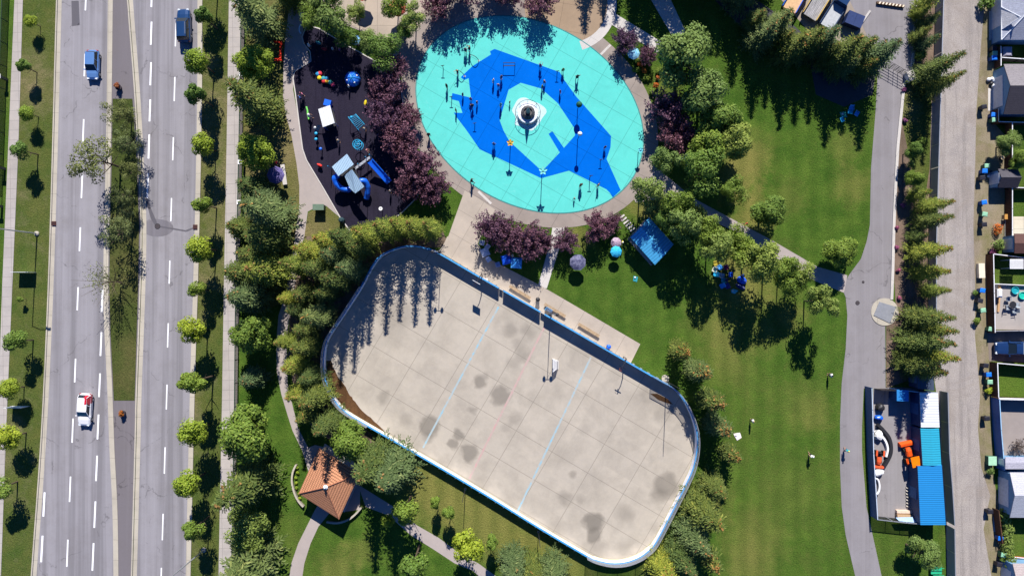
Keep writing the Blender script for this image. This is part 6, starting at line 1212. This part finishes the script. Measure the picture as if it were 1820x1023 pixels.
def pose(kind):
    J = {'pelvis': ((0, 0, .95), .13), 'belly': ((0, 0, 1.12), .12), 'chest': ((.0, 0, 1.36), .14), 'neck': ((.01, 0, 1.50), .052), 'chin': ((.03, 0, 1.58), .075), 'brow': ((.02, 0, 1.67), .088), 'crown': ((0, 0, 1.74), .05), 'nose': ((.115, 0, 1.61), .014)}
    for s, y in (('l', 1), ('r', -1)):
        J['sh'+s] = ((0, y*.19, 1.42), .062); J['hip'+s] = ((0, y*.10, .88), .095)
        if kind == 'stand': a = ((.02, y*.24, 1.14), (.08, y*.26, .90)); l = ((.01, y*.11, .50), (-.02, y*.12, .09))
        elif kind == 'walk': a = ((y*.12, y*.23, 1.15), (y*.26, y*.22, .98)); l = ((-y*.14+.05, y*.10, .50), (-y*.28, y*.10, .11))
        elif kind == 'reach': a = ((.18, y*.24, 1.30), (.40, y*.18, 1.38)); l = ((.04, y*.13, .50), (-.02, y*.16, .09))
        elif kind == 'arms_up': a = ((.02, y*.34, 1.55), (.05, y*.36, 1.80)); l = ((.03, y*.14, .50), (0, y*.2, .09))
        e, w_ = Vector(a[0]), Vector(a[1]); J['el'+s] = (a[0], .043); J['wr'+s] = (a[1], .028); J['pa'+s] = (tuple(w_+(w_-e).normalized()*.09), .030)
        J['kn'+s] = (l[0], .062); J['an'+s] = (l[1], .042); J['toe'+s] = ((l[1][0]+.17, l[1][1], .035), .035)
    return J
SKIN = flat('skin', (.45, .26, .18), .6, .3); HAIRS = [flat('hair_dark', (.02, .012, .01)), flat('hair_brown', (.10, .05, .025)), flat('hair_blond', (.45, .32, .15)), flat('sun_hat_white', (.8, .8, .78)), flat('cap_red', (.4, .03, .03)), flat('helmet_yellow', (.75, .7, .1))]
BODY = {}
def person_proto(kind):
    t = thing('person', 'proto', 'person'); J = pose(kind); me = person_mesh(J, True); me.name = 'body'; me.materials.append(SKIN); o = bpy.data.objects.new('body', me); C.objects.link(o); o.parent = t
    m = MB(); cx = J['chest'][0][0]                                             # shirt: torso with short sleeves
    m.loft([[(x+rx*cos(a), ry*sin(a), z) for a in [k*pi/8 for k in range(16)]] for x, rx, ry, z in ((0, .165, .20, .90), (0, .155, .185, 1.10), (.0, .165, .215, 1.32), (.0, .13, .20, 1.46), (.01, .075, .09, 1.52))]); 
    for s, y in (('l', 1), ('r', -1)): a, b = Vector(J['sh'+s][0]), Vector(J['el'+s][0]); m.tube([a, a.lerp(b, .65)], [.085, .07], 10)
    m.build('shirt', WHT, t, True)
    m = MB(); m.loft([[(rx*cos(a), ry*sin(a), z) for a in [k*pi/8 for k in range(16)]] for rx, ry, z in ((.16, .20, .78), (.165, .20, .97))])
    for s, y in (('l', 1), ('r', -1)): a, b = Vector(J['hip'+s][0]), Vector(J['kn'+s][0]); m.tube([a, a.lerp(b, .95)], [.115, .092], 10)
    m.build('shorts', DARK, t, True)
    m = MB(); hx, hz = J['brow'][0][0], J['brow'][0][2]; vs = []; n = 12                 # hair cap over the skull, open at the face
    for k in range(6):
        p = pi*k/9
        for i in range(n): a = 2*pi*i/n; r = .112*sin(p)+.004; vs.append((hx-.018+r*cos(a)*(1 if cos(a) < .3 else .92), r*sin(a), hz+.0+.118*cos(p)))
    m.add(vs, [(k*n+i, k*n+(i+1) % n, (k+1)*n+(i+1) % n, (k+1)*n+i) for k in range(5) for i in range(n)]); m.build('hair', HAIRS[0], t, True)
    for s in (1, -1):
        m = MB(); m.ball((.105, s*.032, hz-.035), .011, 8); m.build('eye', DARK, t)
        m = MB(); m.ball((.015, s*.09, hz-.05), .024, 8, 1.3); m.build('ear', SKIN, t)
    m = MB(); m.box((.098, 0, hz-.112), (.02, .045, .012)); m.build('mouth', flat('lips', (.35, .10, .08)), t)
    BODY[kind] = [t, False]
for k in ('stand', 'walk', 'reach', 'arms_up'): person_proto(k)
SH = {'white': (.75,.75,.75), 'red': (.55,.03,.03), 'navy': (.02,.03,.12), 'black': (.02,.02,.025), 'blue': (.03,.15,.5), 'grey': (.25,.26,.28), 'pink': (.6,.2,.3), 'yellow': (.7,.6,.05), 'green': (.05,.25,.1), 'teal': (.02,.3,.35), 'purple': (.15,.05,.25)}
def person(px, py, kind, shirt, label, rz=None, sc=1.0, hair=0, shorts='navy', group=None):
    t, used = BODY[kind]; rz = rr.uniform(0, 6.28) if rz is None else rz
    mats = {'shirt': flat('shirt_'+shirt, SH[shirt], .9), 'shorts': flat('shorts_'+shorts, SH[shorts], .9), 'hair': HAIRS[hair]}
    return dup(t, label, W(px, py), rz, group, sc, mats)
pk = [(828,93,'stand','navy',1),(835,90,'reach','black',1),(814,131,'reach','black',.95),(795,156,'stand','black',1),(823,170,'stand','navy',.75),(837,178,'stand','purple',.8),(840,190,'walk','black',.9),(848,184,'stand','navy',.75),(811,198,'arms_up','black',.75),(877,146,'stand','white',.85),(886,154,'walk','purple',.8),(891,140,'stand','navy',.9),(890,189,'stand','teal',.9),(906,183,'stand','black',.6),(960,120,'reach','purple',.9),(1000,127,'stand','green',.85),(1025,140,'arms_up','black',1),(967,148,'walk','navy',.8),(963,157,'stand','green',.85),(995,165,'stand','purple',.75),(878,258,'stand','blue',1),(1031,330,'stand','black',1.05),(1020,353,'walk','grey',.6),(1062,330,'arms_up','black',.9),(1074,263,'stand','navy',.8)]
pk.sort()
for i, (x, y, k, s, sc) in enumerate(pk): person(x, y+.5, k, s, f'person in {s} top playing on the splash pad, {ordn(i)} of the {len(pk)} from the left', None, sc, (i % 3), ('navy', 'black', 'blue')[i % 3], 'people on the splash pad')
person(839, 323, 'walk', 'black', 'person in black walking on the concrete ring at the lower left of the splash pad', 0, 1.05)
person(763, 242, 'walk', 'black', 'person in black on the concrete ring at the left of the splash pad', 2, 1.0)
person(1333, 745, 'stand', 'white', 'person in white top standing on the big lawn right of the narrow spruces', 0, 1.0, 2, 'black')
person(1471, 665, 'stand', 'white', 'person in white top on the lawn beside the service lane', 3, 1.0, 0, 'black')
person(1437, 807, 'walk', 'white', 'person in white hat walking on the lower part of the big lawn', 2, 1.0, 3, 'black')
person(1499, 797, 'walk', 'teal', 'person in teal top and yellow cap on the left edge of the service lane', -1.4, 1.0, 5, 'navy')
person(1321, 400, 'walk', 'red', 'person with orange-red top walking on the diagonal path under the grove', 2.5, 1.0, 2)
person(540, 171, 'stand', 'pink', 'person in pink bending near the left playground kerb', 1, 1.0, 1); person(536, 177, 'reach', 'blue', 'person in blue standing by the left playground kerb', 1, .9, 1)
person(553, 209, 'walk', 'white', 'person with white hat at the end of the green caterpillar bench', 0, 1.0, 3, 'grey')
person(604, 253, 'stand', 'grey', 'person in grey between the small tower and the ladder climber', 0, .9, 2); person(650, 232, 'stand', 'white', 'person in white beside the foot of the ladder climber', 0, .9, 2)
person(553, 86, 'stand', 'white', 'person in white in the tree shade at the upper playground kerb', 0, 1, 3); person(594, 91, 'stand', 'white', 'person in white in the tree shade by the dark red spring rider', 0, .8, 3)
person(606, 92, 'stand', 'purple', 'person in lilac in the tree shade by the upper playground', 0, .8, 2); person(495, 291, 'stand', 'red', 'person in red between the white slab table and the parasol', 0, 1.0, 1)
person(695, 342, 'stand', 'grey', 'person in grey at the edge of the purple trees in the lower playground', 0, .9, 1); person(654, 270, 'reach', 'pink', 'person in pink on the ground beside the spiral climber', 0, .8, 2)
person(622, 157, 'stand', 'white', 'person in white just below the climbing dome', 0, .8, 1); person(1316, 490, 'stand', 'blue', 'person in blue beside the blue dome tent in the grove', 0, 1, 1); person(1104, 432, 'stand', 'yellow', 'person in yellow between turquoise parasol and blue shelter', 0, 1, 3)
person(1288, 498, 'stand', 'navy', 'person in navy standing inside the circle of camp chairs', 0, 1, 0); person(911, 455, 'stand', 'white', 'person in white between the two blue tents', 0, 1, 3)
# sources that were only patterns for copies
for q in list(BODY.values())+[v for v in PROTO.values() if not v[1]]:
    for o in list(q[0].children_recursive)+[q[0]]: bpy.data.objects.remove(o)
